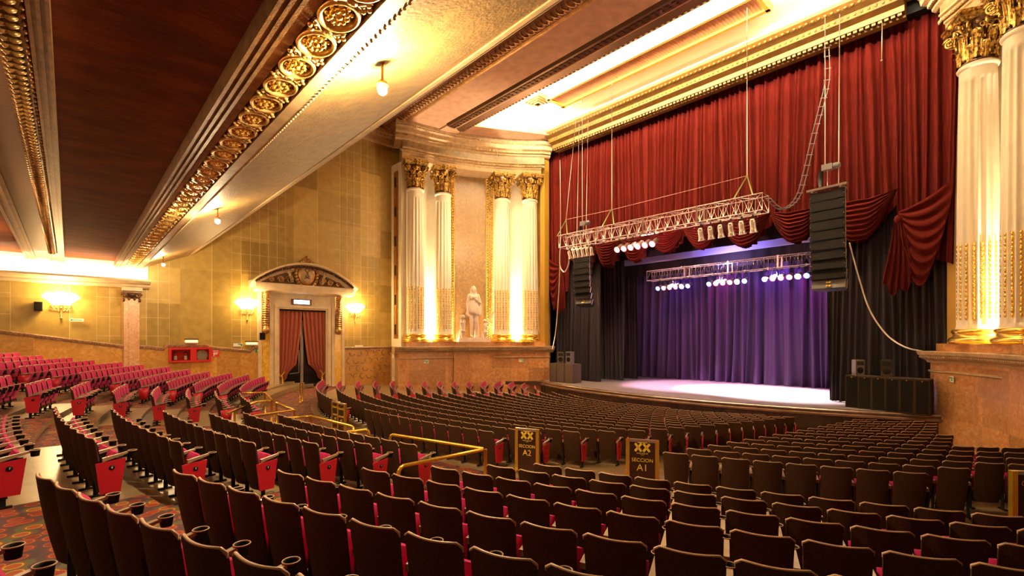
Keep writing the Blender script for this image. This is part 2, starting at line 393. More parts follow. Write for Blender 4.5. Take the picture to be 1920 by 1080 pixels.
# pilaster at the end of the cove
p = thing('pilaster', 'pink marble wall pilaster with small scrolled capital at the end of the glowing cove', 'pilaster', (XW, 2.47, -3.6))
b = MB(); b.box(XW, XW+.30, 2.14, 2.80, -4.2, 2.2); b.box(XW+.30, XW+.36, 2.34, 2.62, -4.2, 2.2); b.build('shaft', marble_p, p)
b = MB(); b.box(XW, XW+.42, 2.06, 2.88, 2.5, 2.62)
for s_ in (-1, 1):
    b.tube([(XW+.42, 2.47+s_*(.3+.14*math.cos(t)*(1-t/16)), 2.38+.13*math.sin(t)*(1-t/16)) for t in [q*.6 for q in range(18)]], .035, 6)
    b.ball((XW+.40, 2.47+s_*.34, 2.12), .09, M=None, sc=(.6, .7, 1.2)); b.ball((XW+.40, 2.47+s_*.12, 2.2), .09, sc=(.6, .7, 1))
b.lathe([(.22, 0), (.30, .15), (.34, .32)], 4, T(XW+.16, 2.47, 2.2) @ RZ(PI/4)); b.build('capital', gold_dark, p)
# ------------------------------------------------------------------ balcony underside
X0, X1 = XW, 7.5
bal = MB()
bal.prism([(-14, 4.35), (-1.55, 4.2), (-1.55, 6.2), (-14, 6.2)], X0, X1)
bal.prism([(-.18, 4.18), (1.78, 4.18), (1.78, 6.2), (-.18, 6.2)], X0, X1)
struct(bal.build('ceiling_balcony', dark_ceiling))
b = MB(); b.prism([(-1.20, 4.02), (-.66, 4.02), (-.66, 6.1), (-1.20, 6.1)], X0, X1); struct(b.build('ceiling_panel_strip', brown_soft))
b = MB()    # plain mouldings of the two beams
def mould(b, y0, y1, z, x0=X0, x1=X1, st=3, up=.18):
    for i in range(st):
        a = y0+(y1-y0)*i/st; c = y0+(y1-y0)*(i+1)/st; zz = z+(.03 if i % 2 else 0)
        b.prism([(a, zz), (c, zz), (c, z+up), (a, z+up)], x0, x1)
brown_gilt = mat('brown_gilded_moulding', (.26, .12, .035), .45, .3, bump=.3, bs=40, noise=.4, ns=6)
mould(b, -1.55, -1.20, 3.93, st=4, up=2); mould(b, -.38, -.17, 3.9, st=5, up=2); mould(b, -.70, -.64, 3.92, st=1, up=2)
mould(b, 1.76, 2.02, 3.88, st=5, up=2); b.prism([(2.02, 3.96), (2.17, 3.93), (2.17, 6), (2.02, 6)], X0, X1)
struct(b.build('trim_5', brown_gilt))
b = MB(); b.prism([(2.16, 3.97), (2.68, 3.97), (2.68, 6), (2.16, 6)], X0, X1); b.prism([(-.66, 3.97), (-.36, 3.97), (-.36, 6), (-.66, 6)], X0, X1)
struct(b.build('trim_6', gold_dark))
b = MB(); b.prism([(2.68, 3.90), (2.90, 3.90), (2.93, 3.96), (2.93, 6), (2.68, 6)], X0, X1)
for x in np.arange(-33, 3, .12): b.ball((x, 2.91, 3.90), .022, 6, 4)
struct(b.build('trim_7', stucco_tan))
# leaf and bead ornament on the left beam: one continuous carved strip
b = MB()
for x in np.arange(-30.0, -.2, .20):
    for sgn in (-1, 1):
        b.tube([(x, -.575, 3.90), (x+.05, -.575+sgn*.05, 3.86), (x+.02, -.575+sgn*.095, 3.90), (x-.04, -.575+sgn*.08, 3.95)], .03, 5, rs=[.02, .034, .03, .012])
    b.ball((x+.1, -.41, 3.93), .035, 6, 5, sc=(1.4, .8, 1))
b2 = thing('carved_leaf_moulding', 'dark gilded leaf and bead moulding along the balcony ceiling beam at upper left', 'moulding', (0, -.5, 4.0), kind='structure')
b.build('leaf_carving', gold_old, b2)
# medallion band: rings with rosettes and small links, each a child of the band
band = thing('medallion_band', 'gilded band of ring medallions running under the balcony edge', 'ceiling band', (0, 2.42, 3.97), kind='structure')
def medallion_ring():
    b = MB(); pr = [(1.0, 0), (.98, -.05), (.86, -.07), (.76, -.04), (.72, 0)]
    b.grid([[(.33*q*math.cos(t), .245*q*math.sin(t), z) for q, z in pr] for t in [2*PI*i/28 for i in range(29)]], True); return b
ring = medallion_ring().build('medallion', gold, band, local=True); ring.location = (-.6, 0, 0)
ro = MB(); ro.ball((0, 0, -.02), .055, 8, 6)
for k in range(9):
    a = 2*PI*k/9
    ro.ball((.12*math.cos(a), .09*math.sin(a), -.02), .05, 7, 5, sc=(1, .8, 1)); ro.ball((.19*math.cos(a+.3), .135*math.sin(a+.3), -.01), .035, 6, 4)
ro.build('rosette', gold_bright, ring, local=True)
for i in range(1, 44):
    c = copy_tree(ring, band); c.location = (-.6-.735*i, 0, 0)
lk = MB()
for i in range(44):
    x = -.6-.735*i+.3675
    lk.lathe([(.02, -.05), (.06, -.07), (.08, -.03), (.085, 0)], 10, T(x, 2.42, 3.97) @ Matrix.Diagonal((.7, 1, 1, 1)))
    for s_ in (-1, 1):
        lk.tube([(x-.12, 2.42+s_*.20, 3.94), (x, 2.42+s_*.07, 3.92), (x+.12, 2.42+s_*.20, 3.94)], .02, 5)
        for q in (-.07, 0, .07): lk.ball((x+q, 2.42+s_*(.215-abs(q)*.6), 3.93), .042, 6, 4, sc=(.9, .9, .8))
        lk.ball((x, 2.42+s_*.14, 3.94), .03, 6, 4)
lk.build('link_scrolls', gold, band)
# sloping soffit and balcony front
b = MB(); b.prism([(2.93, 3.93), (5.02, 4.83), (5.02, 6.6), (2.93, 6.6)], X0, X1); struct(b.build('ceiling_soffit', soffit))
b = MB(); b.prism([(5.02, 4.80), (5.14, 4.84), (5.20, 4.90), (5.26, 4.92), (5.28, 5.05), (5.2, 5.1), (5.2, 6.9), (5.02, 6.9)], X0, X1); struct(b.build('trim_8', stucco_tan))
# access hatch outline in the dark ceiling
b = MB()
q = [ray(380, 25, 'z', 4.17), ray(455, 0, 'z', 4.17), ray(510, 25, 'z', 4.17), ray(485, 72, 'z', 4.17), ray(368, 28, 'z', 4.17)]
hx0, hx1, hy0, hy1 = -5.5, -4.2, .95, 1.6
b.tube([(hx0, hy0, 4.175), (hx1, hy0, 4.175), (hx1, hy1, 4.175), (hx0, hy1, 4.175)], .012, 5, closed=True); struct(b.build('trim_9', gold_dark))
# ------------------------------------------------------------------ high hall ceiling
Z = 15.5
b = MB()
b.box(XW-.4, 6, 5, 17.05, 16.1, 16.5)
struct(b.build('ceiling', pinkst))
b = MB()   # main beam before the coffer, with the sides of the coffer opening
b.prism([(16.9, 16.4), (16.9, Z+.25), (17.2, Z), (21.0, Z), (21.0, Z+.35), (21.35, Z+.35), (21.35, Z-.12), (20.0, Z-.12), (19.85, 16.4)], XW-.4, 6)
def quadp(b, pts, z0, z1): b.prism(pts, z0, z1, 'z')
quadp(b, [(-40, 20.9), (-28.0, 20.9), (-24.7, 27.2), (-24.7, 30), (-40, 30)], Z, Z+.35)
quadp(b, [(-1.2, 20.9), (8, 20.9), (8, 30), (-4.5, 30), (-4.5, 27.2)], Z, Z+.35)
struct(b.build('ceiling_beam', pinkst))
b = MB()
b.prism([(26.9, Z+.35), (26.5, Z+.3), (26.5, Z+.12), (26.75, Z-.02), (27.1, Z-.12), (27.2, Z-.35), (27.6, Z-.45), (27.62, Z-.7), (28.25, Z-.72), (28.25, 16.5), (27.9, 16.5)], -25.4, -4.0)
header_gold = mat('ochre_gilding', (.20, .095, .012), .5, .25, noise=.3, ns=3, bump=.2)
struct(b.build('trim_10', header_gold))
# roof of the coffer
b = MB(); b.box(-30.5, 1.3, 19.9, 28.2, 17.0, 17.3); b.box(-30.5, 1.3, 20.0, 20.2, Z+.3, 17); b.box(-30.5, 1.3, 27.9, 28.2, 16, 17); b.box(-30.6, -30.4, 19.9, 28.2, Z+.3, 17); b.box(1.2, 1.4, 19.9, 28.2, Z+.3, 17)
struct(b.build('ceiling_coffer', white_paint))
# egg-and-dart, leaf and dentil rows
def beads(b, x0, x1, dx, y, z, sx, sy, sz):
    for x in np.arange(x0, x1, dx): b.box(x-sx/2, x+sx/2, y-sy/2, y+sy/2, z-sz/2, z+sz/2)
b = MB()
for x in np.arange(-33, -1, .34):
    b.tube([(x-.13, 17.0, Z+.22), (x-.05, 17.0, Z+.02), (x+.08, 17.1, Z-.06), (x+.13, 17.25, Z-.02)], .06, 5); b.ball((x, 17.3, Z-.02), .08, 6, 4)
b.prism([(17.42, Z-.03), (17.5, Z-.08), (17.62, Z-.08), (17.66, Z), (17.42, Z)], XW, 2)
struct(b.build('trim_11', gold_old))
b = MB()
b.prism([(19.9, Z), (20.0, Z-.16), (20.12, Z-.18), (20.6, Z-.18), (20.7, Z-.10), (21.1, Z-.26), (21.42, Z-.14), (21.5, Z+.3), (21.2, Z+.3), (21.2, Z), (19.9, Z)], -28.6, 0)
beads(b, -28.4, -1, .36, 20.2, Z-.2, .22, .12, .06); beads(b, -28.3, -1, .36, 20.42, Z-.2, .1, .12, .06)
for x in np.arange(-28.3, -1, .3): b.ball((x, 21.15, Z-.24), .1, 6, 5, sc=(1, .8, .6))
struct(b.build('trim_12', gold_dark))
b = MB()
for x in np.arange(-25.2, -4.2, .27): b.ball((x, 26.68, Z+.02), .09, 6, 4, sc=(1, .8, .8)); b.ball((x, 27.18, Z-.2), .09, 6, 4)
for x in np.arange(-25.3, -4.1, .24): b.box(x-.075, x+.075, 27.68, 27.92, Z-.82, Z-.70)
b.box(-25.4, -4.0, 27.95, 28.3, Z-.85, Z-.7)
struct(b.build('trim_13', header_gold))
# ------------------------------------------------------------------ niche bays (left and mirrored right)
Mx, My = -29.45, 23.15; TX, TY = .407, .913; NX, NY = -.913, .407
def W(s, n, side=0):
    x, y = Mx+TX*s+NX*n, My+TY*s+NY*n
    return (x, y) if not side else (2*CX-x, y)
def cn(s): return .68*(1-(s/4.55)**2)
def npath(s0, s1, off, side, k=28, ends=0):
    """front line following the bay curve; ends: depth of the returns"""
    out = []
    for i in range(k+1):
        s = s0+(s1-s0)*i/k; p = W(s, cn(max(-5.2, min(5.2, s)))+off, side); q = W(s, cn(max(-5.2, min(5.2, s)))+off+1, side)
        out.append((p, (q[0]-p[0], q[1]-p[1])))
    return out
for side in (0, 1):
    nm = 'left' if not side else 'right'
    b = MB(); b.sweep([(0, -5.5), (0, 15.6), (.3, 15.6), (.3, -5.5)], npath(-5.6, 5.9, .95, side)); struct(b.build('wall_niche_'+nm, cream))
    # pedestal: marble dado, ledge, plinth
    b = MB(); b.sweep([(-.95, -5.5), (-.95, -.98), (1.2, -.98), (1.2, -5.5)], npath(-5.9, 5.75, 0, side))
    b.sweep([(-1.1, -5.5), (-1.1, -.98), (-.9, -.98), (-.9, -5.5)], npath(-1.75, 1.5, 0, side, 8))
    b.sweep([(-.85, -.5), (-.85, -.17), (1.2, -.17), (1.2, -.5)], npath(-5.3, 5.45, 0, side))
    struct(b.build('wall_pedestal_'+nm, marble_o))
    b = MB(); pr = [(-.95, -1.0), (-1.02, -.9), (-1.22, -.80), (-1.22, -.70), (-1.30, -.66), (-1.34, -.52), (-1.30, -.5), (1.2, -.5), (1.2, -1.0)]
    b.sweep(pr, npath(-6.2, 6.1, 0, side)); b.sweep([(n_-.15, z) for n_, z in pr[:7]]+[(-.9, -.5), (-.9, -1.0)], npath(-1.85, 1.6, 0, side, 8))
    b.sweep([(-.95, -1.42), (-1.02, -1.38), (-1.02, -1.33), (-.95, -1.30)], npath(-5.95, 5.8, 0, side))
    for i in range(100):
        s = -6.1+12.1*i/99; x, y = W(s, cn(max(-5.2, min(5.2, s)))-1.24-(.15 if -1.85 < s < 1.6 else 0), side); b.ball((x, y, -.75), .045, 6, 4)
    struct(b.build('trim_1%d' % (4+side), stucco_tan))
    # entablature
    b = MB(); b.sweep([(-.62, 13.15), (-.62, 13.45), (-.68, 13.5), (-.68, 13.78), (-.85, 13.85), (-.85, 13.93), (1.1, 13.93), (1.1, 13.15)], npath(-5.6, 5.2, 0, side)); 
    for i in range(110):
        s = -5.7+11.1*i/109; x, y = W(s, cn(max(-5.2, min(5.2, s)))-.75, side); b.ball((x, y, 13.7), .07, 5, 4, sc=(1, 1, 1.4))
    struct(b.build('trim_1%d' % (6+side), stucco_tan))
    b = MB(); b.sweep([(-.72, 13.9), (-.72, 14.5), (1.1, 14.5), (1.1, 13.9)], npath(-5.6, 5.45, 0, side)); struct(b.build('wall_frieze_'+nm, frieze_m))
    b = MB(); b.sweep([(-.72, 14.42), (-.85, 14.5), (-.9, 14.75), (-1.25, 14.85), (-1.3, 15.1), (-1.5, 15.3), (-1.55, 15.52), (1.1, 15.52), (1.1, 14.42)], npath(-6.1, 5.9, 0, side))
    for i in range(92):
        s = -6.0+11.8*i/91; x, y = W(s, cn(max(-5.2, min(5.2, s)))-.98, side); b.box(x-.06, x+.06, y-.06, y+.06, 14.62, 14.78)
        x, y = W(s, cn(max(-5.2, min(5.2, s)))-1.42, side); b.ball((x, y, 15.22), .07, 5, 4)
    struct(b.build('trim_1%d' % (8+side) if side == 0 else 'trim_19', stucco_tan))
    # central mottled panel with gilt frame
    b = MB(); b.sweep([(.90, -.1), (.90, 13.1), (1.0, 13.1), (1.0, -.1)], npath(-1.35, 1.35, 0, side, 8)); struct(b.build('wall_panel_'+nm, panel_m))
    b = MB()
    for s in (-1.6, 1.6):
        for i in range(62):
            z = -.05+i*.213
            for ds in (-.17, 0, .17):
                x, y = W(s+ds, cn(s)+.84, side); b.ball((x, y, z+(.1 if ds else 0)), .085, 5, 4, sc=(1, 1, 1.2))
        for ds in (-.28, .28):
            x, y = W(s+ds, cn(s)+.86, side); b.tube([(x, y, -.1), (x, y, 13.1)], .04, 5)
    struct(b.build('trim_2%d' % side, gold_bright))
    # return face toward the hall with a framed brown panel
    if not side:
        bx = [W(-5.35, -.35), W(-5.35, 2.5)]
        b = MB(); b.box(XW, -31.75, 18.05, 18.5, -.5, 13.2); struct(b.build('wall_return', cream))
        b = MB(); b.box(XW+.45, -32.15, 18.0, 18.06, .1, 12.6); struct(b.build('trim_22', gold_old))
        b = MB(); b.box(XW+.62, -32.32, 17.97, 18.01, .3, 12.4)
        struct(b.build('trim_23', marble('rust_marble', (.30, .10, .02), (.42, .16, .03), (.5, .22, .06), 3)))
        b = MB()
        for z in (.4, 2.6, 4.8, 7.0, 9.2, 11.4): b.box(XW+.66, -32.36, 17.94, 17.98, z, z+.75)
        struct(b.build('trim_24', mat('dark_bronze', (.05, .025, .02), .3, .5)))
        b = MB(); b.box(XW, -31.9, 17.9, 18.3, -5, -.98); struct(b.build('wall_return_dado', marble_o))
        b = MB(); b.box(XW+.5, -32.35, 17.82, 17.92, -3.1, -1.05); struct(b.build('trim_25', cream))
        b = MB(); b.box(XW+.66, -32.5, 17.79, 17.83, -2.8, -1.35); struct(b.build('trim_26', gold_old))
# cornice of the plain hall wall and back wall beside the proscenium
b = MB(); b.prism([(XW, 14.6), (XW+.2, 14.7), (XW+.3, 15.1), (XW+.7, 15.3), (XW+.75, 15.55), (XW, 15.6)], 5, 18.2, 'y')
for y in np.arange(5.2, 18, .3): b.ball((XW+.5, y, 15.2), .09, 6, 4)
struct(b.build('trim_27', stucco_tan))
# ------------------------------------------------------------------ columns
def flute_ring(r, z, n=16, d=.06, sub=8):
    pts = []
    for k in range(n*sub):
        t = (k % sub)/sub; a = 2*PI*k/(n*sub)
        rr = r-d*math.sin(PI*min(1, max(0, (t-.18)/.82)))**.8*r if t > .18 else r
        pts.append((rr*math.cos(a), rr*math.sin(a), z))
    return pts
def make_column(loc, label):
    t = thing('corinthian_column', label, 'column', loc, 0, 'corinthian columns of the side bays')
    b = MB(); b.box(-.92, .92, -.92, .92, 0, .02)
    b.lathe([(.88, .02), (.93, .10), (.93, .16), (.88, .24), (.80, .28), (.76, .36), (.78, .42), (.82, .46), (.83, .52), (.79, .58), (.72, .60)], 40)
    b.build('base', gold_bright, t, True)
    b = MB(); zs = [.6, .75, .8]+[.8+9.8*i/8 for i in range(1, 9)]+[10.68, 10.8, 11.0, 11.34]; rows = []
    for z in zs:
        r = .66-.085*max(0, (z-3)/8.4)**1.3
        rows.append(flute_ring(r*(1.05 if z < .7 else 1), z, d=.12 if .78 < z < 10.65 else 0))
    b.grid(rows, True, True)
    b.lathe([(.58, 11.15), (.64, 11.2), (.66, 11.27), (.62, 11.33), (.58, 11.36)], 40); b.build('shaft', cream, t, True)
    b = MB()
    for k in range(16):
        a = 2*PI*(k+.59)/16
        for i in range(17):
            b.ball((.61*math.cos(a), .61*math.sin(a), 1.05+i*.185), .058, 6, 5, sc=(1, 1, 2.0 if i % 2 else 1.3))
    b.build('gilt_inlay', gold_bright, t, True)
    cap = MB(); bell = MB()
    bell.lathe([(.54, 11.36), (.60, 11.4), (.54, 11.46), (.52, 11.8), (.54, 12.3), (.64, 12.75), (.82, 13.0)], 32)
    def leaf(a, z0, h, r0, out, wd):
        rows = []
        for i in range(7):
            t_ = i/6; rr = r0+out*(t_**2.2)*(1 if t_ < .86 else 1.05); z = z0+h*(math.sin(t_*PI*.58)/math.sin(PI*.58)); ww = wd*math.sin(PI*(.18+.76*t_))*(1+.18*(i % 2))
            row = []
            for j in range(5):
                q = (j-2)/2; ex = .045*(1-abs(q))+(.02 if j % 2 == 0 else 0)
                aa = a+q*ww/rr; row.append(((rr+ex)*math.cos(aa), (rr+ex)*math.sin(aa), z))
            rows.append(row)
        cap.grid(rows, True)
        cap.tube([((r0+.05+out*(t_**2.2))*math.cos(a), (r0+.05+out*(t_**2.2))*math.sin(a), z0+h*(math.sin(t_*PI*.58)/math.sin(PI*.58))) for t_ in (0, .25, .5, .75, 1)], .025, 5)
    for k in range(8): leaf(2*PI*k/8, 11.42, .60, .57, .20, .15)
    for k in range(8): leaf(2*PI*(k+.5)/8, 11.5, 1.02, .57, .26, .15)
    for k in range(16): leaf(2*PI*(k+.5)/16, 11.75, .80, .58, .17, .06)
    rr_ = random.Random(5)
    for k in range(120):
        a = rr_.uniform(0, 2*PI); z = rr_.uniform(11.5, 12.75); r_ = .60+.16*max(0, (z-11.9)/.8)**1.5+rr_.uniform(0, .05)
        cap.ball((r_*math.cos(a), r_*math.sin(a), z), .04, 5, 4, sc=(1, 1, 1.8))
    for k in range(4):
        a0 = PI/4+k*PI/2
        for s_ in (-1, 1):
            pts = []
            for q in range(26):
                th = q*.52; rad = .235*(1-q/30); c0 = a0+s_*.13
                rr = .90+rad*math.cos(th+PI*.1); zz = 12.72+rad*math.sin(th+PI*.1)
                pts.append((rr*math.cos(c0), rr*math.sin(c0), zz))
            cap.tube(pts[::-1], .05, 6, rs=[.03+.025*i/25 for i in range(26)])
            c1 = a0+s_*.62; pts = []
            for q in range(20):
                th = q*.6; rad = .15*(1-q/24); an = c1-s_*rad*math.cos(th)/.72; pts.append((.74*math.cos(an), .74*math.sin(an), 12.70+rad*math.sin(th)))
            cap.tube(pts, .03, 5)
        a1 = k*PI/2
        cap.ball((.86*math.cos(a1), .86*math.sin(a1), 13.1), .14, 8, 6); cap.ball((.74*math.cos(a1), .74*math.sin(a1), 12.75), .09, 8, 6, sc=(1, 1, 2))
    ab = []
    for k in range(40):
        a = 2*PI*k/40; m = abs(math.cos(2*a)); rr = .88+.34*(1-m)**1.6; ab.append((rr, a))
    for z0, z1, f1, f2 in ((12.98, 13.06, .9, .94), (13.06, 13.20, .96, 1.0), (13.20, 13.32, 1.03, 1.05)):
        cap.grid([[(r*f1*math.cos(a), r*f1*math.sin(a), z0) for r, a in ab], [(r*f2*math.cos(a), r*f2*math.sin(a), z1) for r, a in ab]], False, True)
    cap.add([(r*1.05*math.cos(a), r*1.05*math.sin(a), 13.32) for r, a in ab], [tuple(range(40))]); cap.add([(r*.9*math.cos(a), r*.9*math.sin(a), 12.98) for r, a in ab], [tuple(range(40))])
    cb_ = bell.build('capital', gold_dark, t, True); cap.build('acanthus_leaves', gold_cap, cb_, True)  # dark bell stands in for shade in the crevices between leaves
    return t
CS = [-4.55, -2.38, 2.38, 4.55]
x, y = W(CS[0], cn(CS[0])); col0 = make_column((x, y, -.17), 'white fluted column with bronze capital, leftmost of the left bay beside the framed panel')
labs = ['', 'white fluted column with bronze capital, just left of the stone statue in the left bay',
        'white fluted column with bright gold capital, just right of the stone statue in the left bay',
        'white fluted column with bright gold capital nearest the red curtain in the left bay']
cols = [col0]
for i in (1, 2, 3):
    c = copy_tree(col0); x, y = W(CS[i], cn(CS[i])); c.location = (x, y, -.17+E); c['label'] = labs[i]; cols.append(c)
for i, lb in ((3, 'large cream fluted column with gold capital at the right edge of the stage'), (2, 'cream fluted column cut off by the right edge of the picture')):
    c = copy_tree(col0); x, y = W(CS[i], cn(CS[i]), 1); c.location = (x, y, -.17+E); c['label'] = lb; cols.append(c)
for c in cols: c.rotation_euler = (0, 0, math.atan2(TX, TY)*(-1 if cols.index(c) < 4 else 1))
# uplights between the columns
def uplight(s, side, power, label):
    x, y = W(s, cn(s)+.45, side); t = thing('uplight', label, 'lamp', (x, y, -.17), 0, 'uplights at the foot of the columns')
    b = MB(); b.lathe([(.10, 0), (.13, .03), (.15, .22), (.14, .24)], 14); b.build('housing', steel, t, True)
    b = MB(); b.lathe([(.0, .235), (.12, .236)], 14, cap=False); b.build('lens', glow_white, t, True)
    light('POINT', (x, y, .30), power*.7, (1, .76, .46), .12)
    light('SPOT', (x, y, .25), power*5.5, (1, .84, .60), .15, aim=(x, y, 13), spot=75, blend=.8)
for s, pw, lb in ((-3.45, 1500, 'bright uplight on the ledge between the two left columns'), (3.45, 1500, 'bright uplight on the ledge between the two right columns of the left bay'),
                  (-1.75, 260, 'small uplight left of the statue foot'), (1.85, 420, 'small uplight right of the statue foot')):
    uplight(s, 0, pw, lb)
uplight(3.35, 1, 900, 'bright uplight on the ledge between the columns at right')
for side in (0, 1):
    for s, pw in ((-5.0, 60), (5.2, 60)):
        if side and s < 0: continue
x, y = W(0, -3.5); light('POINT', (x, y, 8), 700, (1, .70, .40), .6); light('POINT', (2*CX-x, y-.5, 7.5), 260, (1, .66, .34), .6)  # mid-air points with no fixture, added as warm fill on both bays
# ------------------------------------------------------------------ statues
def figure(b, H, pose, M, fat=1.0):
    s = H/7.5   # head unit
    vs = dict(pel=(0, 0, 3.9), waist=(0, 0, 4.6), chest=(0, 0, 5.4), neck=(0, .0, 6.15), head=(0, -.05, 6.6), top=(0, 0, 7.15),
              shl=(-.62, 0, 5.85), shr=(.62, 0, 5.85), hl=(-.34, 0, 3.75), hr=(.34, 0, 3.75),
              kl=(-.30, -.12, 2.1), kr=(.34, -.2, 2.1), al=(-.26, .02, .3), ar=(.38, .02, .3), tl=(-.28, -.45, .10), tr=(.46, -.42, .10))
    vs.update(pose)
    q = {k: tuple(c*s for c in v) for k, v in vs.items()}
    def limb(ks, rs):      # tapering limbs that merge with the trunk when the stone is remeshed into one surface
        b.tube([q[k] for k in ks], .1, 12, M, rs=[r*s*fat for r in rs])
        for k, r in zip(ks, rs): b.ball(q[k], r*s*fat*1.02, 10, 8, M)
    P_ = lambda z, y=0: (0, y*s, z*s)
    b.tube([P_(3.6), P_(4.1), P_(4.7), P_(5.3), P_(5.75), P_(6.0), P_(6.35)], .1, 16, M @ Matrix.Diagonal((1.18, .82, 1, 1)), rs=[r*s*fat for r in (.42, .56, .42, .50, .48, .26, .2)])
    b.ball(tuple(Vector(q['head'])+Vector((0, 0, .1*s))), .40*s*fat, 14, 10, M, (.85, 1, 1.15))
    limb(('shl', 'el', 'wl', 'fl'), (.23, .19, .14, .12)); limb(('shr', 'er', 'wr', 'fr'), (.23, .19, .14, .12))
    limb(('hl', 'kl', 'al', 'tl'), (.38, .27, .17, .12)); limb(('hr', 'kr', 'ar', 'tr'), (.38, .27, .17, .12))
def statue(loc, rz, label):
    t = thing('stone_statue', label, 'statue', loc, rz)
    b = MB(); b.box(-1.25, 1.25, -.42, .42, 0, .28); b.box(-1.15, 1.15, -.36, .36, .28, .33); b.build('plinth', stone, t, True)
    f = MB(); H = 4.25; s = H/7.5
    figure(f, H, dict(el=(-.86, .1, 4.7), wl=(-.92, -.1, 3.75), fl=(-.86, -.2, 3.3), er=(.95, .0, 4.8), wr=(.42, -.6, 5.15), fr=(.12, -.68, 5.3)), T(0, 0, .32))
    # breasts, face, hair, drapery
    for q in (-1, 1): f.ball((q*.26*s, -.42*s, 5.55*s+.32), .27*s, 10, 8)
    f.ball((0, -.02*s, 6.72*s+.32), .42*s, 14, 10, sc=(.82, .95, 1.15)); f.ball((0, -.42*s, 6.64*s+.32), .05*s, 8, 6, sc=(1, 1.2, 2.0)); f.ball((0, -.38*s, 6.46*s+.32), .08*s, 8, 6, sc=(1.3, .6, .35)); f.ball((0, -.30*s, 6.32*s+.32), .11*s, 8, 6)
    for q in (-1, 1): f.ball((q*.13*s, -.32*s, 6.78*s+.32), .06*s, 6, 5)
    hair = [(0, .05, 7.05), (-.28, .06, 6.8), (-.32, .10, 6.4), (-.42, .10, 5.9), (-.48, .05, 5.5)]
    for q in (-1, 1):
        f.tube([(q*x*s, y*s, z*s+.32) for x, y, z in hair], .2, 8, rs=[.18*s, .16*s, .15*s, .14*s, .05*s])
    f.tube([(0, .2*s, 7.0*s+.32), (0, .34*s, 6.6*s+.32), (0, .34*s, 5.6*s+.32)], .2, 8, rs=[.3*s, .34*s, .3*s])
    rows = []      # short draped robe round the hips with curved folds
    for i in range(14):
        v = i/13; z = (5.05-1.75*v)*s+.32; row = []
        for k in range(48):
            a = 2*PI*k/48; rr = .56+.26*math.sin(v*PI*.62)+.05*math.sin(12*a+2*v)*(.25+v)
            row.append((rr*math.cos(a)*s*1.0, rr*math.sin(a)*s*.82, z-.5*s*v*(math.sin(a)*.5+.5)+.42*s*v*math.cos(a)**2*.6-.22*s*v*math.cos(a)))
        rows.append(row)
    f.grid(rows, True, True); f.add(rows[0], [tuple(range(48))]); f.add(rows[-1], [tuple(range(48))[::-1]])
    # cloak hanging from the bent arm, and behind
    f.tube([(.95*s, .05*s, 5.0*s+.32), (1.0*s, .1*s, 4.2*s+.32), (.95*s, .1*s, 3.2*s+.32), (.9*s, .1*s, 2.9*s+.32)], .2, 8, rs=[.15*s, .22*s, .24*s, .1*s])
    f.tube([(-.9*s, -.1*s, 3.8*s+.32), (-1.0*s, -.1*s, 3.3*s+.32), (-.7*s, -.2*s, 3.0*s+.32)], .2, 8, rs=[.12*s, .2*s, .12*s])
    f.tube([(.55*s, .5*s, 0*s+.32), (.6*s, .45*s, 1.2*s+.32), (.5*s, .4*s, 2.8*s+.32)], .3, 8, rs=[.42*s, .34*s, .3*s])
    o = f.build('figure', stone, t, True)
    md = o.modifiers.new('r', 'REMESH'); md.mode = 'VOXEL'; md.voxel_size = .024; md.use_smooth_shade = True
    for sx, H2, lean in ((-.88, 1.75, .0), (.90, 1.45, .06)):
        g = MB()
        figure(g, H2, dict(el=(-.8, -.2, 4.9), wl=(-.3, -.6, 5.0), fl=(-.05, -.6, 5.1), er=(.8, -.1, 5.0), wr=(.75, -.5, 5.6), fr=(.6, -.5, 5.9), kl=(-.36, -.3, 2.0), kr=(.4, -.3, 2.0), head=(0, -.1, 6.7), top=(0, 0, 7.5)), T(sx, -.05, .32) @ RY(lean), 1.25)
        g.ball((sx, -.05, .32+H2*.92), H2*.11, 10, 8); g.ball((sx, 0, .32+H2*.55), H2*.13, 10, 8, sc=(1, .8, 1.3)); g.tube([(sx-.15, .16, .32), (sx-.1, .2, H2*.5), (sx+.1, .18, H2*.6)], .14, 7)
        g.ball((sx-H2*.07, -.2, .32+H2*.3), H2*.07, 8, 6); g.ball((sx+H2*.07, -.2, .32+H2*.3), H2*.07, 8, 6)
        oo = g.build('attendant_figure', stone, t, True); md = oo.modifiers.new('r', 'REMESH'); md.mode = 'VOXEL'; md.voxel_size = .02; md.use_smooth_shade = True
    b = MB(); b.tube([(.95, -.2, 1.2), (1.35, -.25, 2.0), (1.55, -.25, 2.35)], .05, 7); b.ball((1.55, -.25, 2.35), .1, 8, 6); b.build('staff', stone, t, True)
    return t
x, y = W(0, cn(0)-.30); statue((x, y, -.17), math.atan2(TY, TX), 'pale stone statue of a draped standing woman with two small attendants in the left bay')
x, y = W(0, cn(0)-.30, 1); statue((x, y, -.17), math.atan2(-TY, TX), 'pale stone statue cut off by the right edge of the picture, beside the large column')
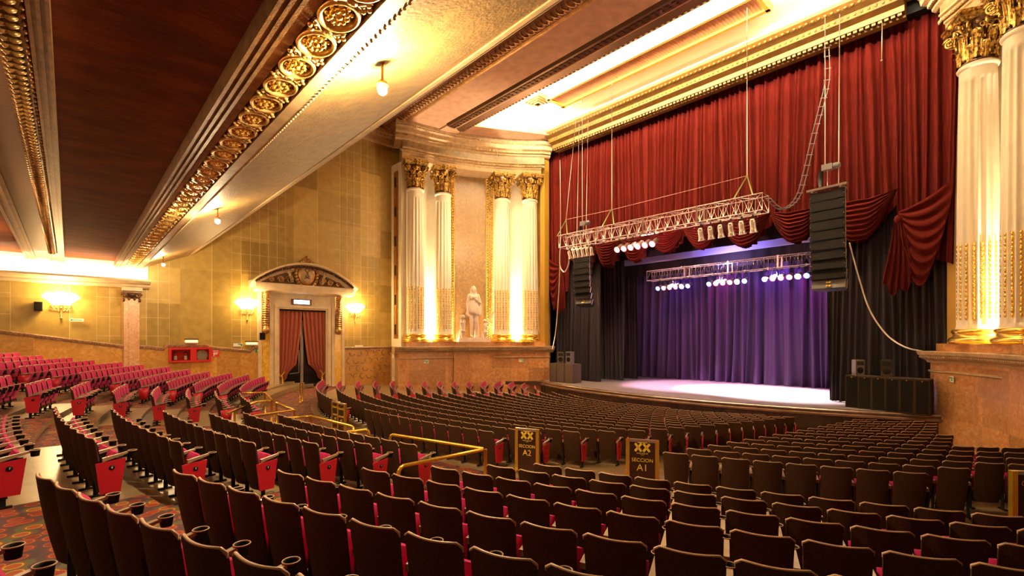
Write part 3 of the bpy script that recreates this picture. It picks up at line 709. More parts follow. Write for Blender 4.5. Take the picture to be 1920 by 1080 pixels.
# ------------------------------------------------------------------ proscenium sides, stage, apron
b = MB()
b.box(-40, -26.9, 28.2, 29.0, -5, 16.5); b.box(-2.35, 10, 29.05, 29.5, -5, 16.5)
struct(b.build('wall_proscenium', mat('ochre_plaster', (.36, .22, .04), .5, noise=.2, ns=2)))
b = MB(); b.box(-27.0, -26.5, 27.9, 28.4, -3.2, 14.8); b.box(-2.7, -1.7, 29.0, 29.4, -3.2, 14.8); struct(b.build('trim_28', mat('ochre_paint', (.45, .26, .035), .45)))
b = MB(); b.box(-30, 0, 28.3, 28.9, 14.9, 19); b.box(-36, 8, 45, 45.4, -5, 19); b.box(-36, 8, 28.5, 45.2, 18.5, 19); b.box(-36.4, -36, 28.5, 45.2, -5, 19); b.box(8, 8.4, 28.5, 45.2, -5, 19)
struct(b.build('wall_stage', black_m))
b = MB()
RA = 27.0; CAY = 51.5; xs = [-27.0+24.8*i/60 for i in range(61)]
def yap(x): return CAY-math.sqrt(RA*RA-(x-CX)**2)
poly = [(x, yap(x)) for x in xs]+[(8, 28.4), (8, 44), (-36, 44), (-36, 28.4)]
b.prism(poly, -3.42, -3.2, 'z'); struct(b.build('floor_stage', stage_m))
b = MB(); path = [((x, yap(x)), (-(x-CX)/RA, (CAY-yap(x))/RA*1.0)) for x in xs]
path = [(p_, (-q_[0], q_[1])) for p_, q_ in path]
path = [((x, yap(x)), ((CX-x)/RA, (CAY-yap(x))/RA)) for x in xs]
b.sweep([(.25, -3.19), (-.02, -3.19), (-.07, -3.24), (-.07, -3.30), (-.02, -3.33), (-.14, -3.40), (-.14, -3.48), (.0, -3.52), (.25, -3.52)], path); struct(b.build('trim_29', lip_m))
b = MB(); b.sweep([(.3, -3.45), (.12, -3.45), (.12, -4.9), (.3, -4.9)], path)
for i in range(3, 60, 6): p_, q_ = path[i]; b.box(p_[0]-.02+q_[0]*.1, p_[0]+.02+q_[0]*.1, p_[1]+q_[1]*.1-.02, p_[1]+q_[1]*.1+.02, -4.6, -3.45)
struct(b.build('wall_apron', apron_m))
b = MB(); b.prism([(-30, 23), (-27.0, 26.3), (-25.3, 27.3), (-25.3, 29), (-32, 29)], -3.5, -3.25, 'z'); struct(b.build('floor_landing', apron_m))
# ------------------------------------------------------------------ curtains
def drape(b, x0, x1, y, zt, zb, amp=.16, pitch=.42, dx=.07, nz=14, seed=1, flare=.0, yend=None):
    rnd = random.Random(seed); fr = [(2*PI/(pitch*rnd.uniform(.6, 1.7)), rnd.uniform(0, 6.3), rnd.uniform(.5, 1)) for _ in range(5)]
    n = max(2, int(abs(x1-x0)/dx)); rows = []
    for j in range(nz+1):
        v = j/nz; row = []
        for i in range(n+1):
            x = x0+(x1-x0)*i/n; zz = zb(x) if callable(zb) else zb
            g = sum(w_*math.sin(f_*(x+.25*v*math.sin(x*.9+seed))+p_) for f_, p_, w_ in fr)/2.6
            g = abs(g)**.6*(1 if g > 0 else -1)
            yy = y+(0 if yend is None else (yend-y)*i/n)
            row.append((x+.04*math.sin(7*x+3*v)+flare*v**4*math.sin(5*x), yy+amp*g*(.6+.4*v), zt+(zz-zt)*v))
        rows.append(row)
    b.grid(rows, True); return b
house = thing('house_curtain', 'huge red velvet house curtain with swagged hem filling the stage opening', 'curtain', (-14.6, 28.7, 14.7))
ZK = 6.9
sw = [(-24.1, -22.0, 4.75), (-22.0, -19.75, 4.9), (-19.75, -17.5, 5.0), (-17.5, -15.05, 5.35), (-15.05, -12.7, 5.25), (-12.7, -9.95, 5.0), (-9.95, -7.4, 4.85), (-7.4, -4.45, 4.5)]
def zmain(x):
    if x < -24.9: return 3.2+(x+26.9)*.3
    if x > -4.4: return 3.3+abs(x+2.3)*.4
    for a, c, zb in sw:
        if a <= x <= c: return ZK-.3-(ZK-zb-.6)*math.sin(PI*(x-a)/(c-a))
    return 6.2
b = MB(); drape(b, -26.9, -1.9, 28.85, 15.3, zmain, .27, .34, .045, 22, 3); b.build('main_drape', redcloth, house)
def swag(a, c, zb, seed):
    b = MB(); cx = (a+c)/2; hw = (c-a)/2*1.04; rnd = random.Random(seed); nf = 8; rows = []
    for j in range(45):
        v = j/44; row = []; sag = .25+v*(ZK-zb-.25); ph = math.sin(v*nf*2*PI+.6*math.sin(seed))
        for i in range(25):
            u = -1+2*i/24; prof = (1-abs(u)**2.2)
            row.append((cx+u*hw*(1-.10*v*(1-abs(u))), 28.55-.22*prof*(.3+.7*math.sin(PI*min(1, v*1.05)))-.075*ph*prof**.5, ZK+.35-(1-v)*.15-sag*prof-.35*abs(u)*v*.5+.02*math.sin(9*u+seed)*prof))
        rows.append(row)
    b.grid(rows, True); return b
for i, (a, c, zb) in enumerate(sw): swag(a, c, zb, i+1).build('swag', redcloth, house)
def tail(xk, zk, zb, xs_, xe, seed):
    """gathered tail hanging from a knot, plus the side drape falling to it"""
    b = MB(); rows = []
    for j in range(19):
        v = j/18; row = []; wd = .16+.62*v-.18*v*v
        for i in range(33):
            u = -1+2*i/32; row.append((xk+u*wd+(.06*math.sin(4*v)), 28.42-.13*math.sin(u*15+seed)*(.4+.6*v), zk-(zk-zb)*v-.35*v*math.cos(u*7+seed)*(v > .7)*.5+.5*abs(u)*v))
        rows.append(row)
    b.grid(rows, True)
    rows = []
    for j in range(30):      # long U folds sweeping from the outer edge to the knot
        v = j/29; row = []; ph = math.sin(v*7*2*PI)
        for i in range(21):
            u = i/20; x0_ = xe+(xk-xe)*.42*v**1.6; x = x0_+(xk-x0_)*u; zl = zk+1.6-v*(zk+1.6-zb-.9); prof = math.sin(PI*min(1, u*1.02))**.8
            row.append((x, 28.5-.09*ph*prof-.1*prof, zl*(1-u)+(zk+.5-v*.7)*u-(1.25*v+.2)*prof))
        rows.append(row)
    b.grid(rows, True); b.ball((xk, 28.42, zk+.1), .16, 10, 8, sc=(1, .7, 1.4)); return b
tail(-25.35, 5.35, 2.0, 0, -26.85, 1).build('tail', redcloth, house)
tail(-4.35, 5.5, 2.1, 0, -2.45, 2).build('tail', redcloth, house)
b = MB(); swag(-24.7, -23.6, 5.3, 9)
def leg(name, x0, x1, y, seed, m=blackcloth, label=None, yend=None, amp=.16, zt=9.5, cat='curtain', group='black stage leg curtains', pitch=.35, flare=.05):
    b = MB(); drape(b, x0, x1, y, zt, -3.17, amp, pitch, .05, 12, seed, flare, yend); o = b.build(name, m); tag(o, label, cat, group); return o
leg('leg_curtain', -26.6, -22.1, 29.4, 11, label='first black leg curtain at stage left edge, behind the hanging speaker array')
leg('leg_curtain', -24.4, -21.75, 31.9, 12, label='second black leg curtain, one step behind the first at the left of the stage')
leg('leg_curtain', -24.2, -21.9, 34.0, 13, label='third black leg curtain, furthest back at the left of the stage')
leg('leg_curtain', -7.4, 2.0, 29.3, 14, label='wide black leg curtain right of the stage opening behind the subwoofers')
leg('leg_curtain', -7.5, -5.6, 32.0, 15, label='black leg curtain edge just visible behind the wide right leg')
b = MB(); drape(b, -26, -4, 36.6, 9.5, -3.18, .42, .62, .05, 14, 21, .12); tag(b.build('backdrop_curtain', backdrop_m), 'dark violet backdrop curtain lit purple across the back of the stage', 'curtain')
b = MB(); drape(b, -27, -3, 31.0, 10, 6.0, .05, .9, .12, 3, 22); tag(b.build('border_curtain', blackcloth), 'black border curtain above the stage behind the red swags', 'curtain')
b = MB(); b.box(-26, -4, 33.4, 33.5, 6.0, 6.75); tag(b.build('border_strip', blue_border), 'pale blue lit border strip above the stage truss', 'stage border')
b = MB(); drape(b, -27, -3, 33.65, 9, 5.0, .05, .9, .12, 3, 23); tag(b.build('border_curtain', blackcloth), 'black border curtain above the rear truss, under the pale blue strip', 'curtain')
light('SPOT', (-14, 32.3, 4.9), 900, (.35, .3, 1), .3, aim=(-14, 33.6, 6.5), spot=150)
# ------------------------------------------------------------------ trusses and stage lamps
def truss(name, x0, x1, y, z, s, label, bay=.62, m=chrome):
    t = thing(name, label, 'lighting truss', ((x0+x1)/2, y, z))
    b = MB(); h = s/2
    for dy in (-h, h):
        for dz in (-h, h): b.tube([(x0, y+dy, z+dz), (x1, y+dy, z+dz)], .028, 6)
    b.build('chord_tubes', m, t)
    b = MB(); n = max(2, round((x1-x0)/bay))
    for i in range(n+1):
        x = x0+(x1-x0)*i/n
        for dy in (-h, h): b.tube([(x, y+dy, z-h), (x, y+dy, z+h)], .016, 5)
        for dz in (-h, h): b.tube([(x, y-h, z+dz), (x, y+h, z+dz)], .016, 5)
        if i < n:
            xn = x0+(x1-x0)*(i+1)/n; xm = (x+xn)/2
            for dy in (-h, h): b.tube([(x, y+dy, z-h), (xm, y+dy, z+h), (xn, y+dy, z-h)], .013, 5)
            for dz in (-h, h): b.tube([(x, y-h if i % 2 else y+h, z+dz), (xn, y+h if i % 2 else y-h, z+dz)], .02, 5)
    b.build('lacing', m, t)
    for i in range(1, 4):
        x = x0+(x1-x0)*i/4; b = MB()
        for dy in (-h, h): b.box(x-.05, x+.05, y+dy-.04, y+dy+.04, z-h-.04, z+h+.04)
        b.box(x-.05, x+.05, y-h, y+h, z-h-.04, z-h); b.build('joint_frame', m, t)
    return t
TY1, TZ1 = 24.5, 6.55
truss('front_truss', -21.6, -8.75, TY1, TZ1, .80, 'long aluminium box truss hanging in front of the red curtain')
truss('rear_truss', -19.6, -7.6, 32.0, 4.75, .70, 'aluminium box truss with coloured lamps hanging over the stage')
def par(x, y, z, pitch, label, glow=None, group=None, s=1.0, yaw=0):
    t = thing('par_can', label, 'stage lamp', (x, y, z), yaw, group)
    b = MB(); M = RX(pitch)
    b.lathe([(.07*s, .26*s), (.10*s, .20*s), (.115*s, .1*s), (.11*s, -.05*s), (.13*s, -.2*s), (.16*s, -.26*s), (.15*s, -.27*s)], 14, T(0, 0, -.35*s) @ M); b.build('body', chrome if not glow else steel, t, True)
    b = MB(); b.tube([(-.14*s, 0, -.35*s), (-.15*s, 0, -.1*s), (-.05*s, 0, 0), (.05*s, 0, 0), (.15*s, 0, -.1*s), (.14*s, 0, -.35*s)], .014, 5); b.box(-.03, .03, -.03, .03, -.02, .1); b.build('yoke', black_m, t, True)
    b = MB(); b.lathe([(.001, -.276*s), (.145*s, -.276*s)], 14, T(0, 0, -.35*s) @ M, cap=False); b.build('lens', glow or glass_d, t, True)
    return t
ords = ['first', 'second', 'third', 'fourth', 'fifth', 'sixth']
for x0_, x1_, yb, zb_, lb in ((-20.9, -18.9, TY1-.2, TZ1-.50, 'under the left end of the front truss'), (-17.1, -14.4, TY1-.2, TZ1-.50, 'under the middle of the front truss'), (-12.0, -9.0, TY1-.2, TZ1-.50, 'under the right end of the front truss'),
        (-18.7, -16.2, 31.75, 4.32, 'under the left part of the rear truss'), (-14.9, -12.4, 31.75, 4.32, 'under the middle of the rear truss'), (-11.4, -8.9, 31.75, 4.32, 'under the right part of the rear truss')):
    bar = MB(); bar.tube([(x0_-.1, yb, zb_), (x1_+.1, yb, zb_)], .025, 6)
    for x in (x0_+.2, x1_-.2): bar.box(x-.03, x+.03, yb-.04, yb+.04, zb_-.02, zb_+.16)
    tag(bar.build('lamp_bar', steel), 'thin steel lamp bar clamped '+lb, 'lamp bar', 'lamp bars of the trusses')
for i in range(6):
    par(-20.8+.36*i, TY1-.2, TZ1-.60, .35, 'unlit silver stage lamp, %s from left, at the left end of the front truss' % ords[i], None, 'unlit lamps at the left end of the front truss', .98, -.3+.12*i)
    par(-16.9+.47*i, TY1-.2, TZ1-.60, -1.0, 'glowing stage lamp under the middle of the front truss, %s from the left' % ords[i], glow_pink, 'lit lamps under the middle of the front truss', 1.2)
    par(-11.85+.52*i, TY1-.2, TZ1-.60, .3, 'unlit silver stage lamp, %s from left, at the right end of the front truss' % ords[i], None, 'unlit lamps at the right end of the front truss', 1.25)
for g, x0_ in enumerate((-18.6, -14.8, -11.3)):
    gn = ('left', 'middle', 'right')[g]
    for i in range(6):
        par(x0_+.46*i, 31.75, 4.22, -1.15, '%s stage lamp, %s from the left in the %s cluster on the rear truss' % (('blue', 'red', 'red', 'pale red', 'white', 'blue')[i], ords[i], gn),
            (glow_blue, glow_pink, glow_pink, glow_pink, glow_white, glow_blue)[i], 'coloured lamps of the %s cluster on the rear truss' % gn, 1.1)
# hanging lines of the front truss
for x, zt, nm in ((-21.3, 14.9, 'left end'), (-17.6, 15.9, 'left quarter'), (-9.6, 16.3, 'right end')):
    t = thing('truss_sling', 'green sling and steel hanging cable at the %s of the front truss' % nm, 'hanging cable', (x, TY1, TZ1+.4), 0, 'hanging cables of the front truss')
    b = MB(); b.tube([(x, TY1, TZ1+1.5), (x, TY1+(.0 if zt > 15 else 1), zt)], .018, 5); b.build('cable', steel, t)
    b = MB()
    for dx in (-.5, .4): b.tube([(x, TY1, TZ1+1.5), (x+dx, TY1-.35, TZ1+.4)], .03, 5)
    b.build('sling', green_sling, t)
b = MB(); b.tube([(-21.3, TY1, TZ1+1.5), (-17.6, TY1, TZ1+1.42), (-9.6, TY1, TZ1+1.5)], .012, 5); tag(b.build('safety_cable', steel), 'thin safety cable strung above the front truss', 'cable')
def hoist(x, y, z, zt, label):
    t = thing('chain_hoist', label, 'hoist', (x, y, z), 0)
    b = MB(); b.box(x-.22, x+.22, y-.14, y+.14, z, z+.28); b.lathe([(.12, 0), (.15, .05), (.15, .25), (.1, .3)], 12, T(x+.22, y, z+.14) @ RY(PI/2)); b.build('motor', grey_box, t)
    b = MB(); b.tube([(x-.1, y, z+.28), (x-.1, y, zt)], .02, 5); b.tube([(x, y, z), (x, y, z-.9)], .02, 5); b.build('chain', steel, t)
    b = MB(); b.tube([(x-.25, y, z+.1), (x-.3, y, z-.35), (x-.28, y, z-.75)], .1, 8, rs=[.08, .12, .09]); b.build('chain_bag', black_m, t)
# line arrays
def line_array(x, y, zt, n, bh, label, yaw, curve, w_=1.35):
    t = thing('line_array', label, 'speaker array', (x, y, zt), yaw)
    b = MB(); b.box(-w_/2-.1, w_/2+.1, -.12, .12, .10, .20); b.box(-w_/2+.1, -w_/2+.2, -.1, .6, .02, .12); b.box(w_/2-.2, w_/2-.1, -.1, .6, .02, .12); b.build('fly_bar', steel, t, True)
    z = 0; yy = 0; ang = 0
    for i in range(n):
        ang = curve*(i/(n-1))**1.8
        M = T(0, yy, z) @ RX(-ang)
        last = i == n-1
        e = MB(); e.add([(-w_/2, 0, -bh+.02), (w_/2, 0, -bh+.02), (w_/2, 0, 0), (-w_/2, 0, 0), (-w_/2+.18, .62, -bh+.06), (w_/2-.18, .62, -bh+.06), (w_/2-.18, .62, -.04), (-w_/2+.18, .62, -.04)],
                        [(0, 1, 2, 3), (7, 6, 5, 4), (0, 4, 5, 1), (1, 5, 6, 2), (2, 6, 7, 3), (3, 7, 4, 0)], False, M)
        box = e.build('speaker_box', black_m, t, True)
        g = MB(); g.box(-w_/2+.03, w_/2-.03, -.025, 0, -bh+.045, -.03, M); g.build('grille', black_g if not last else grey_box, box, True)
        d = MB()
        for q in (-w_/2+.03, w_/2-.03): d.ball((q, -.035, -bh/2), .02, 6, 4, M)
        if last:
            for q in (-.42, .42): d.lathe([(.05, -.03), (.1, -.045), (.16, -.03), (.17, -.02)], 16, M @ T(q, -.02, -bh/2) @ RX(PI/2))
            for q in (-.06, .06):
                for r_ in (-.09, .09): d.lathe([(.02, .03), (.05, .03), (.06, 0)], 10, M @ T(q, -.03, -bh/2+r_) @ RX(PI/2))
        d.build('fittings', steel if not last else gold_bright, box, True)
        s_ = MB()
        for q in (-1, 1): s_.box(q*(w_/2-.03)-.02, q*(w_/2-.03)+.02, .08, .16, -bh+.02, 0, M)
        s_.build('rigging_strip', steel, box, True)
        z -= bh*math.cos(ang); yy += -bh*math.sin(-ang)
    return t
line_array(-6.75, 26.6, 7.1, 10, .47, 'tall hanging black speaker array with steel bar right of the stage opening', -.10, .20, 1.5)
line_array(-21.75, 26.6, 6.3, 9, .43, 'hanging black speaker array at the left of the stage below the truss', .06, .42, 1.35)
hoist(-6.75, 26.7, 8.1, 16, 'chain hoist above the right speaker array')
hoist(-21.2, 26.2, 7.9, 16.98, 'chain hoist above the left speaker array behind the truss')
for pts_, lb in (([(-6.3, 26.7, 7.3), (-6.3, 26.9, 15.5)], 'thin steel line holding the right speaker array, right of its chain hoist'), ([(-22.15, 26.6, 6.4), (-22.15, 26.9, 15.5)], 'thin steel line holding the outer side of the left speaker array'), ([(-21.35, 26.65, 6.4), (-21.35, 26.9, 15.5)], 'thin steel line holding the inner side of the left speaker array')):
    b = MB(); b.tube(pts_, .02, 5); tag(b.build('steel_line', steel), lb, 'cable', 'steel lines of the speaker arrays')
# cable ladder
b = MB(); pa = [(1550, 90), (1551, 150), (1540, 200), (1527, 250), (1513, 310), (1499, 362), (1482, 385), (1462, 391), (1440, 372)]
p3 = [Vector(ray(px_, py_, 'y', 26.2-.2*i)) for i, (px_, py_) in enumerate(pa)]
def cr(pts, n=6):
    out = []
    for i in range(len(pts)-1):
        p0, p1, p2, p3_ = pts[max(0, i-1)], pts[i], pts[i+1], pts[min(len(pts)-1, i+2)]
        for k in range(n):
            t = k/n; out.append(.5*((2*p1)+(p2-p0)*t+(2*p0-5*p1+4*p2-p3_)*t*t+(3*p1-p0-3*p2+p3_)*t**3))
    return out+[pts[-1]]
cc = cr(p3)
b.tube([q+Vector((-.09, 0, 0)) for q in cc], .022, 5); b.tube([q+Vector((.09, 0, 0)) for q in cc], .022, 5)
for q in cc[::2]: b.tube([q+Vector((-.14, 0, .03)), q+Vector((.14, 0, -.03))], .02, 5)
tag(b.build('cable_ladder', grey_box), 'ladder-like bundle of cables hanging from the ceiling to the front truss', 'cable')
b = MB(); cc = cr([Vector(v) for v in (ray(1592, 455, 'y', 27.0), ray(1610, 520, 'y', 27.0), ray(1630, 580, 'y', 26.9), ray(1660, 625, 'y', 26.7), ray(1695, 650, 'y', 26.3), ray(1730, 659, 'y', 26.0))])
b.tube(cc, .035, 6); tag(b.build('hanging_cable', steel), 'cable looping from the right speaker array down to the marble ledge', 'cable')
b = MB(); cc = cr([Vector(ray(px_, py_, 'y', 26.0)) for px_, py_ in ((1050, 300), (1051, 400), (1050, 490), (1047, 560), (1042, 620), (1036, 655))]); b.tube(cc, .03, 6)
cc = cr([Vector(ray(px_, py_, 'y', 25.6)) for px_, py_ in ((1067, 468), (1066, 495), (1058, 510), (1050, 498), (1050, 470))]); b.tube(cc, .045, 6)
tag(b.build('hanging_cable', steel), 'grey cable hanging beside the left end of the truss', 'cable')
b = MB(); b.tube([ray(1654, 42, 'y', 27.4), ray(1653, 110, 'y', 27.4)], .02, 5); b.ball(ray(1653, 113, 'y', 27.4), .05, 6, 5); tag(b.build('pull_cord', steel), 'short cord hanging from the upper right ceiling corner', 'cord')
pc = ray(932, 312, 'y', 24.5); b = MB(); b.tube([pc, (pc[0], pc[1], 15.53)], .02, 5); tag(b.build('pull_cord', steel), 'short cord hanging before the frieze of the left bay', 'cord')
# subwoofers and monitors
def subw(x0, x1, y, z0, z1, label, m=black_m, gm=black_g, dep=.95, group=None):
    t = thing('subwoofer', label, 'subwoofer', ((x0+x1)/2, y, z0), 0, group)
    b = MB(); b.box(x0, x1, y, y+dep, z0, z1); b.build('cabinet', m, t)
    b = MB(); b.box(x0+.05, x1-.05, y-.03, y, z0+.06, z1-.06); b.build('grille', gm, t)
    b = MB(); b.ball(((x0+x1)/2, y-.04, z1-.09), .03, 6, 4); b.build('badge', gold_bright, t); return t
seats6 = ['leftmost', 'second', 'third', 'fourth', 'fifth', 'rightmost']
brown_box = mat('brown_speaker_cabinet', (.08, .05, .035), .5); rimb = mat('worn_cabinet_edge', (.045, .026, .015), .6, spec=.1)
for i in range(6):
    subw(-6.13+.525*i, -6.13+.525*i+.51, 27.15-.13*i, -3.19, -1.68, '%s black subwoofer in the row of six at stage right' % (seats6[i] if i in (0, 5) else seats6[i]+' from the left'), rimb, black_g, group='subwoofers at the right of the stage')
for i in range(3):
    subw(-25.15+.78*i, -25.15+.78*i+.76, 27.0, -3.19, -1.78, '%s brown subwoofer in the stack at the left of the stage' % ('left', 'middle', 'right')[i], brown_box, brown_box, group='subwoofers at the left of the stage')
def monitor(x, y, z, s, label, m, yaw=0):
    t = thing('monitor_speaker', label, 'speaker', (x, y, z), yaw)
    b = MB(); b.prism([(-.26*s, 0), (.26*s, 0), (.18*s, .5*s), (-.18*s, .5*s)], 0, .95*s, 'z'); b.build('cabinet', m, t, True)
    b = MB(); b.box(-.2*s, .2*s, -.02, .005, .62*s, .86*s); b.build('horn', black_m, t, True)
    b = MB(); b.lathe([(.03*s, .02), (.08*s, .03), (.17*s, .01), (.19*s, 0)], 18, T(0, 0, .33*s) @ RX(PI/2)); b.build('woofer', black_g, t, True)
    return t
monitor(-23.35, 27.1, -1.78, .95, 'grey monitor speaker standing on the left subwoofer stack', grey_box)
monitor(-24.2, 27.2, -1.78, .9, 'dark monitor speaker on the left subwoofer stack, left of the grey one', brown_box, .9)
monitor(-5.55, 27.2, -1.68, .78, 'left dark monitor speaker on top of the right subwoofer row', grey_box, .8)
monitor(-4.55, 27.1, -1.68, .82, 'right brown monitor speaker on top of the right subwoofer row', rimb, 0)
# ------------------------------------------------------------------ coffer panel and vent
b = thing('ceiling_raft', 'long brown slatted panel with gold frame inside the glowing ceiling coffer', 'ceiling panel', (-16, 25.0, 16.7))
m_ = MB(); m_.box(-22.6, -9.2, 24.35, 25.75, 16.62, 16.95)
for x in np.arange(-22.4, -9.3, .18): m_.box(x, x+.05, 24.4, 25.7, 16.60, 16.63)
m_.build('slats', mat('brown_slats', (.42, .17, .07), .6), b)
m_ = MB(); m_.prism([(24.1, 16.75), (24.2, 16.5), (24.4, 16.5), (24.4, 16.8)], -22.85, -8.95); m_.prism([(25.7, 16.8), (25.7, 16.5), (25.9, 16.5), (26.0, 16.75)], -22.85, -8.95)
m_.prism([(-22.9, 16.75), (-22.8, 16.5), (-22.6, 16.5), (-22.6, 16.8)], 24.1, 26.0, 'y'); m_.prism([(-9.2, 16.8), (-9.2, 16.5), (-9.0, 16.5), (-8.9, 16.75)], 24.1, 26.0, 'y'); m_.build('frame', gold_bright, b)
def vent(cx, cy, z, s, label):
    t = thing('air_vent', label, 'vent', (cx, cy, z)); m_ = MB()
    for k in range(4):
        a = s*(1-.22*k)/2
        for dx, dy in ((1, 0), (-1, 0), (0, 1), (0, -1)):
            if dx: m_.box(cx+dx*a-.04, cx+dx*a+.04, cy-a, cy+a, z-.06*(k+1), z+.2)
            else: m_.box(cx-a, cx+a, cy+dy*a-.04, cy+dy*a+.04, z-.06*(k+1), z+.2)
    m_.build('louvre_frame', gold_old, t); m_ = MB(); m_.box(cx-s/2, cx+s/2, cy-s/2, cy+s/2, z, z+.2); m_.build('duct', gold_dark, t)
vent(-23.6, 24.2, 16.7, 1.35, 'square ceiling air vent in the glowing coffer beside the slatted panel')
b = MB(); b.box(-20.2, -17.2, 16.86, 16.9, Z+.32, Z+.55); tag(b.build('slot_vent', black_m), 'dark slot vent in the side of the ceiling beam', 'vent')
# ------------------------------------------------------------------ soffit lamps
for i, (p_, lb) in enumerate(zip(SOFF, ('brightest soffit lamp nearest the camera on the gold balcony edge', 'starry soffit lamp midway along the balcony edge', 'far soffit lamp at the wall end of the balcony edge'))):
    t = thing('soffit_lamp', lb, 'lamp', p_, 0, 'lamps on the balcony soffit')
    b = MB(); b.lathe([(.09, .02), (.07, .08), (.02, .10), (.02, .34), (.06, .40), (.06, .44)], 14); b.build('housing', gold_old, t, True)
    b = MB(); b.ball((0, 0, -.04), .075, 10, 8); b.build('bulb', glow_white, t, True)
x, y, z = ray(660, 205, 'y', 4.45)
t = thing('flood_lamp', 'small white flood lamp with open flaps on the balcony soffit', 'lamp', (x, y, z), .5)
b = MB(); b.box(-.16, .16, -.1, .1, -.09, .07); b.tube([(0, 0, .05), (0, 0, .3)], .02, 6); b.build('housing', white_paint, t, True)
b = MB(); b.box(-.14, .14, -.115, -.1, -.07, .05); b.build('lens', glow_warm, t, True)
b = MB(); b.box(-.17, .17, -.25, -.1, .07, .085, RX(.2)); b.box(-.17, .17, -.25, -.1, -.11, -.095, RX(-.2)); b.build('flaps', white_paint, t, True)
# ------------------------------------------------------------------ wall sconces
def sconce(y, z, label):
    t = thing('wall_sconce', label, 'wall lamp', (XW, y, z), 0, 'bright fan-shaped wall sconces')
    b = MB(); rows = []
    for j in range(7):
        v = j/6; row = []
        for i in range(17):
            a = PI*i/16; rr = .34+.46*v; row.append((.06+math.sin(a)*(.16+.22*v), -math.cos(a)*rr*.9, .62*v*(.6+.4*math.sin(a))+.03*math.cos(8*a)*v))
        rows.append(row)
    b.grid(rows, True); b.build('fluted_shade', glow_warm, t, True)
    b = MB()
    for k in range(5):
        b.tube([(.05, (k-2)*.18, -.02), (.14, (k-2)*.16, -.16), (.04, (k-2)*.1, -.3)], .03, 5); b.ball((.14, (k-2)*.16, -.15), .05, 6, 5)
    b.tube([(.04, 0, 0), (.08, 0, -.35), (.05, 0, -.6)], .05, 6, rs=[.08, .06, .02]); b.ball((.06, 0, -.66), .06, 6, 5); b.build('bracket', gold, t, True)
    light('POINT', (XW+.55, y, z+.45), 260, (1, .68, .30), .25)
sconce(-.3, 1.75, 'bright fan wall sconce on the side wall left of the marble pilaster')
sconce(8.13, 1.90, 'bright fan wall sconce just left of the curtained doorway')
sconce(15.13, 1.95, 'bright fan wall sconce just right of the curtained doorway')
# ------------------------------------------------------------------ doorway
X = XW
dr = thing('door_surround', 'ornate cream doorway surround with arched pediment and carved cartouche', 'door surround', (X, 11.5, -3.2), kind='thing')
b = MB()
for s_, y0, y1 in ((-1, 9.63, DY0), (1, DY1, 13.37)): b.box(X+.01, X+.16, y0, y1, -3.2, 2.35); b.box(X+.162, X+.22, y0+(.05 if s_ < 0 else .1), y1-(.1 if s_ < 0 else .05), -3.2, DZ1+.1)
b.box(X+.01, X+.158, DY0+.002, DY1-.002, DZ1, 2.352); b.box(X+.164, X+.222, 9.68, 13.32, DZ1+.102, 2.26)
b.box(X+.012, X+.12, 9.625, 13.375, 2.355, 3.0)
b.build('casing', stucco, dr)
for y0, y1 in ((8.72, 8.92), (9.4, 9.62), (13.38, 13.6), (14.1, 14.3)): b = MB(); b.box(X, X+.2, y0, y1, -3.3, 3.1); b.build('side_strip', stucco, dr)
for y0, y1 in ((8.92, 9.4), (13.6, 14.1)):
    b = MB(); b.box(X, X+.14, y0, y1, -3.2, .55); b.build('onyx_panel', marble_y, dr)
    b = MB(); b.box(X, X+.10, y0, y1, .55, 3.1); b.build('upper_side_panel', stucco, dr)
for cy in (9.16, 13.85):     # scroll consoles
    b = MB()
    for i in range(15):
        z = 2.85-i*.145; d = .42-.26*math.sin(min(1, i/13)*PI/2)+.05*math.sin(i*.4)
        b.ball((X+.12+d*.6, cy, z), .13, 8, 5, sc=(1, 1.2, .75)); 
        for q in (-.15, .15): b.ball((X+.1+d*.5, cy+q, z), .07, 6, 4)
    b.ball((X+.25, cy, .60), .24, 10, 8, sc=(.8, 1, 1)); b.ball((X+.42, cy, 2.92), .2, 10, 8)
    b.build('scroll_bracket', gold_old, dr)
b = MB(); b.prism([(X, 3.02), (X+.45, 3.04), (X+.6, 3.12), (X+.68, 3.3), (X+.74, 3.5), (X+.74, 3.58), (X, 3.58)], 8.45, 14.75, 'y'); b.prism([(X, 2.96), (X+.3, 2.98), (X+.3, 3.05), (X, 3.05)], 9.3, 13.7, 'y'); b.build('entablature', stucco, dr)
def arcp(y): u = (y-11.6)/3.45; return 3.62+1.42*(1-u*u)
ys = [8.2+6.8*i/32 for i in range(33)]
b = MB(); b.grid([[(X, y, arcp(y)-.52), (X+.3, y, arcp(y)-.5), (X+.34, y, arcp(y)-.42), (X+.5, y, arcp(y)-.2), (X+.85, y, arcp(y)-.1), (X+.9, y, arcp(y)), (X, y, arcp(y)+.04)] for y in ys], False, True)
n_ = len(b.v); b.f += [tuple(range(7)), tuple(range(n_-7, n_))]; b.sm += [False]*2; b.mi += [0]*2; b.build('arched_pediment', stucco, dr)
b = MB()
for y in [8.5+6.2*i/46 for i in range(47)]: b.ball((X+.62, y, arcp(y)-.22), .10, 6, 4)
b.build('pediment_carving', gold_dark, dr)
b = MB(); b.grid([[(X+.08, y, 3.55), (X+.08, y, max(3.56, arcp(y)-.45))] for y in ys[2:-2]], False); b.build('tympanum', mat('deep_ochre', (.22, .12, .04), .6), dr)
b = MB(); MM = T(X+.45, 11.62, 4.35) @ RY(PI/2)
b.lathe([(.35, .02), (.52, .0), (.60, -.08), (.5, -.2)], 28, MM @ Matrix.Diagonal((1.3, 1, 1, 1)))
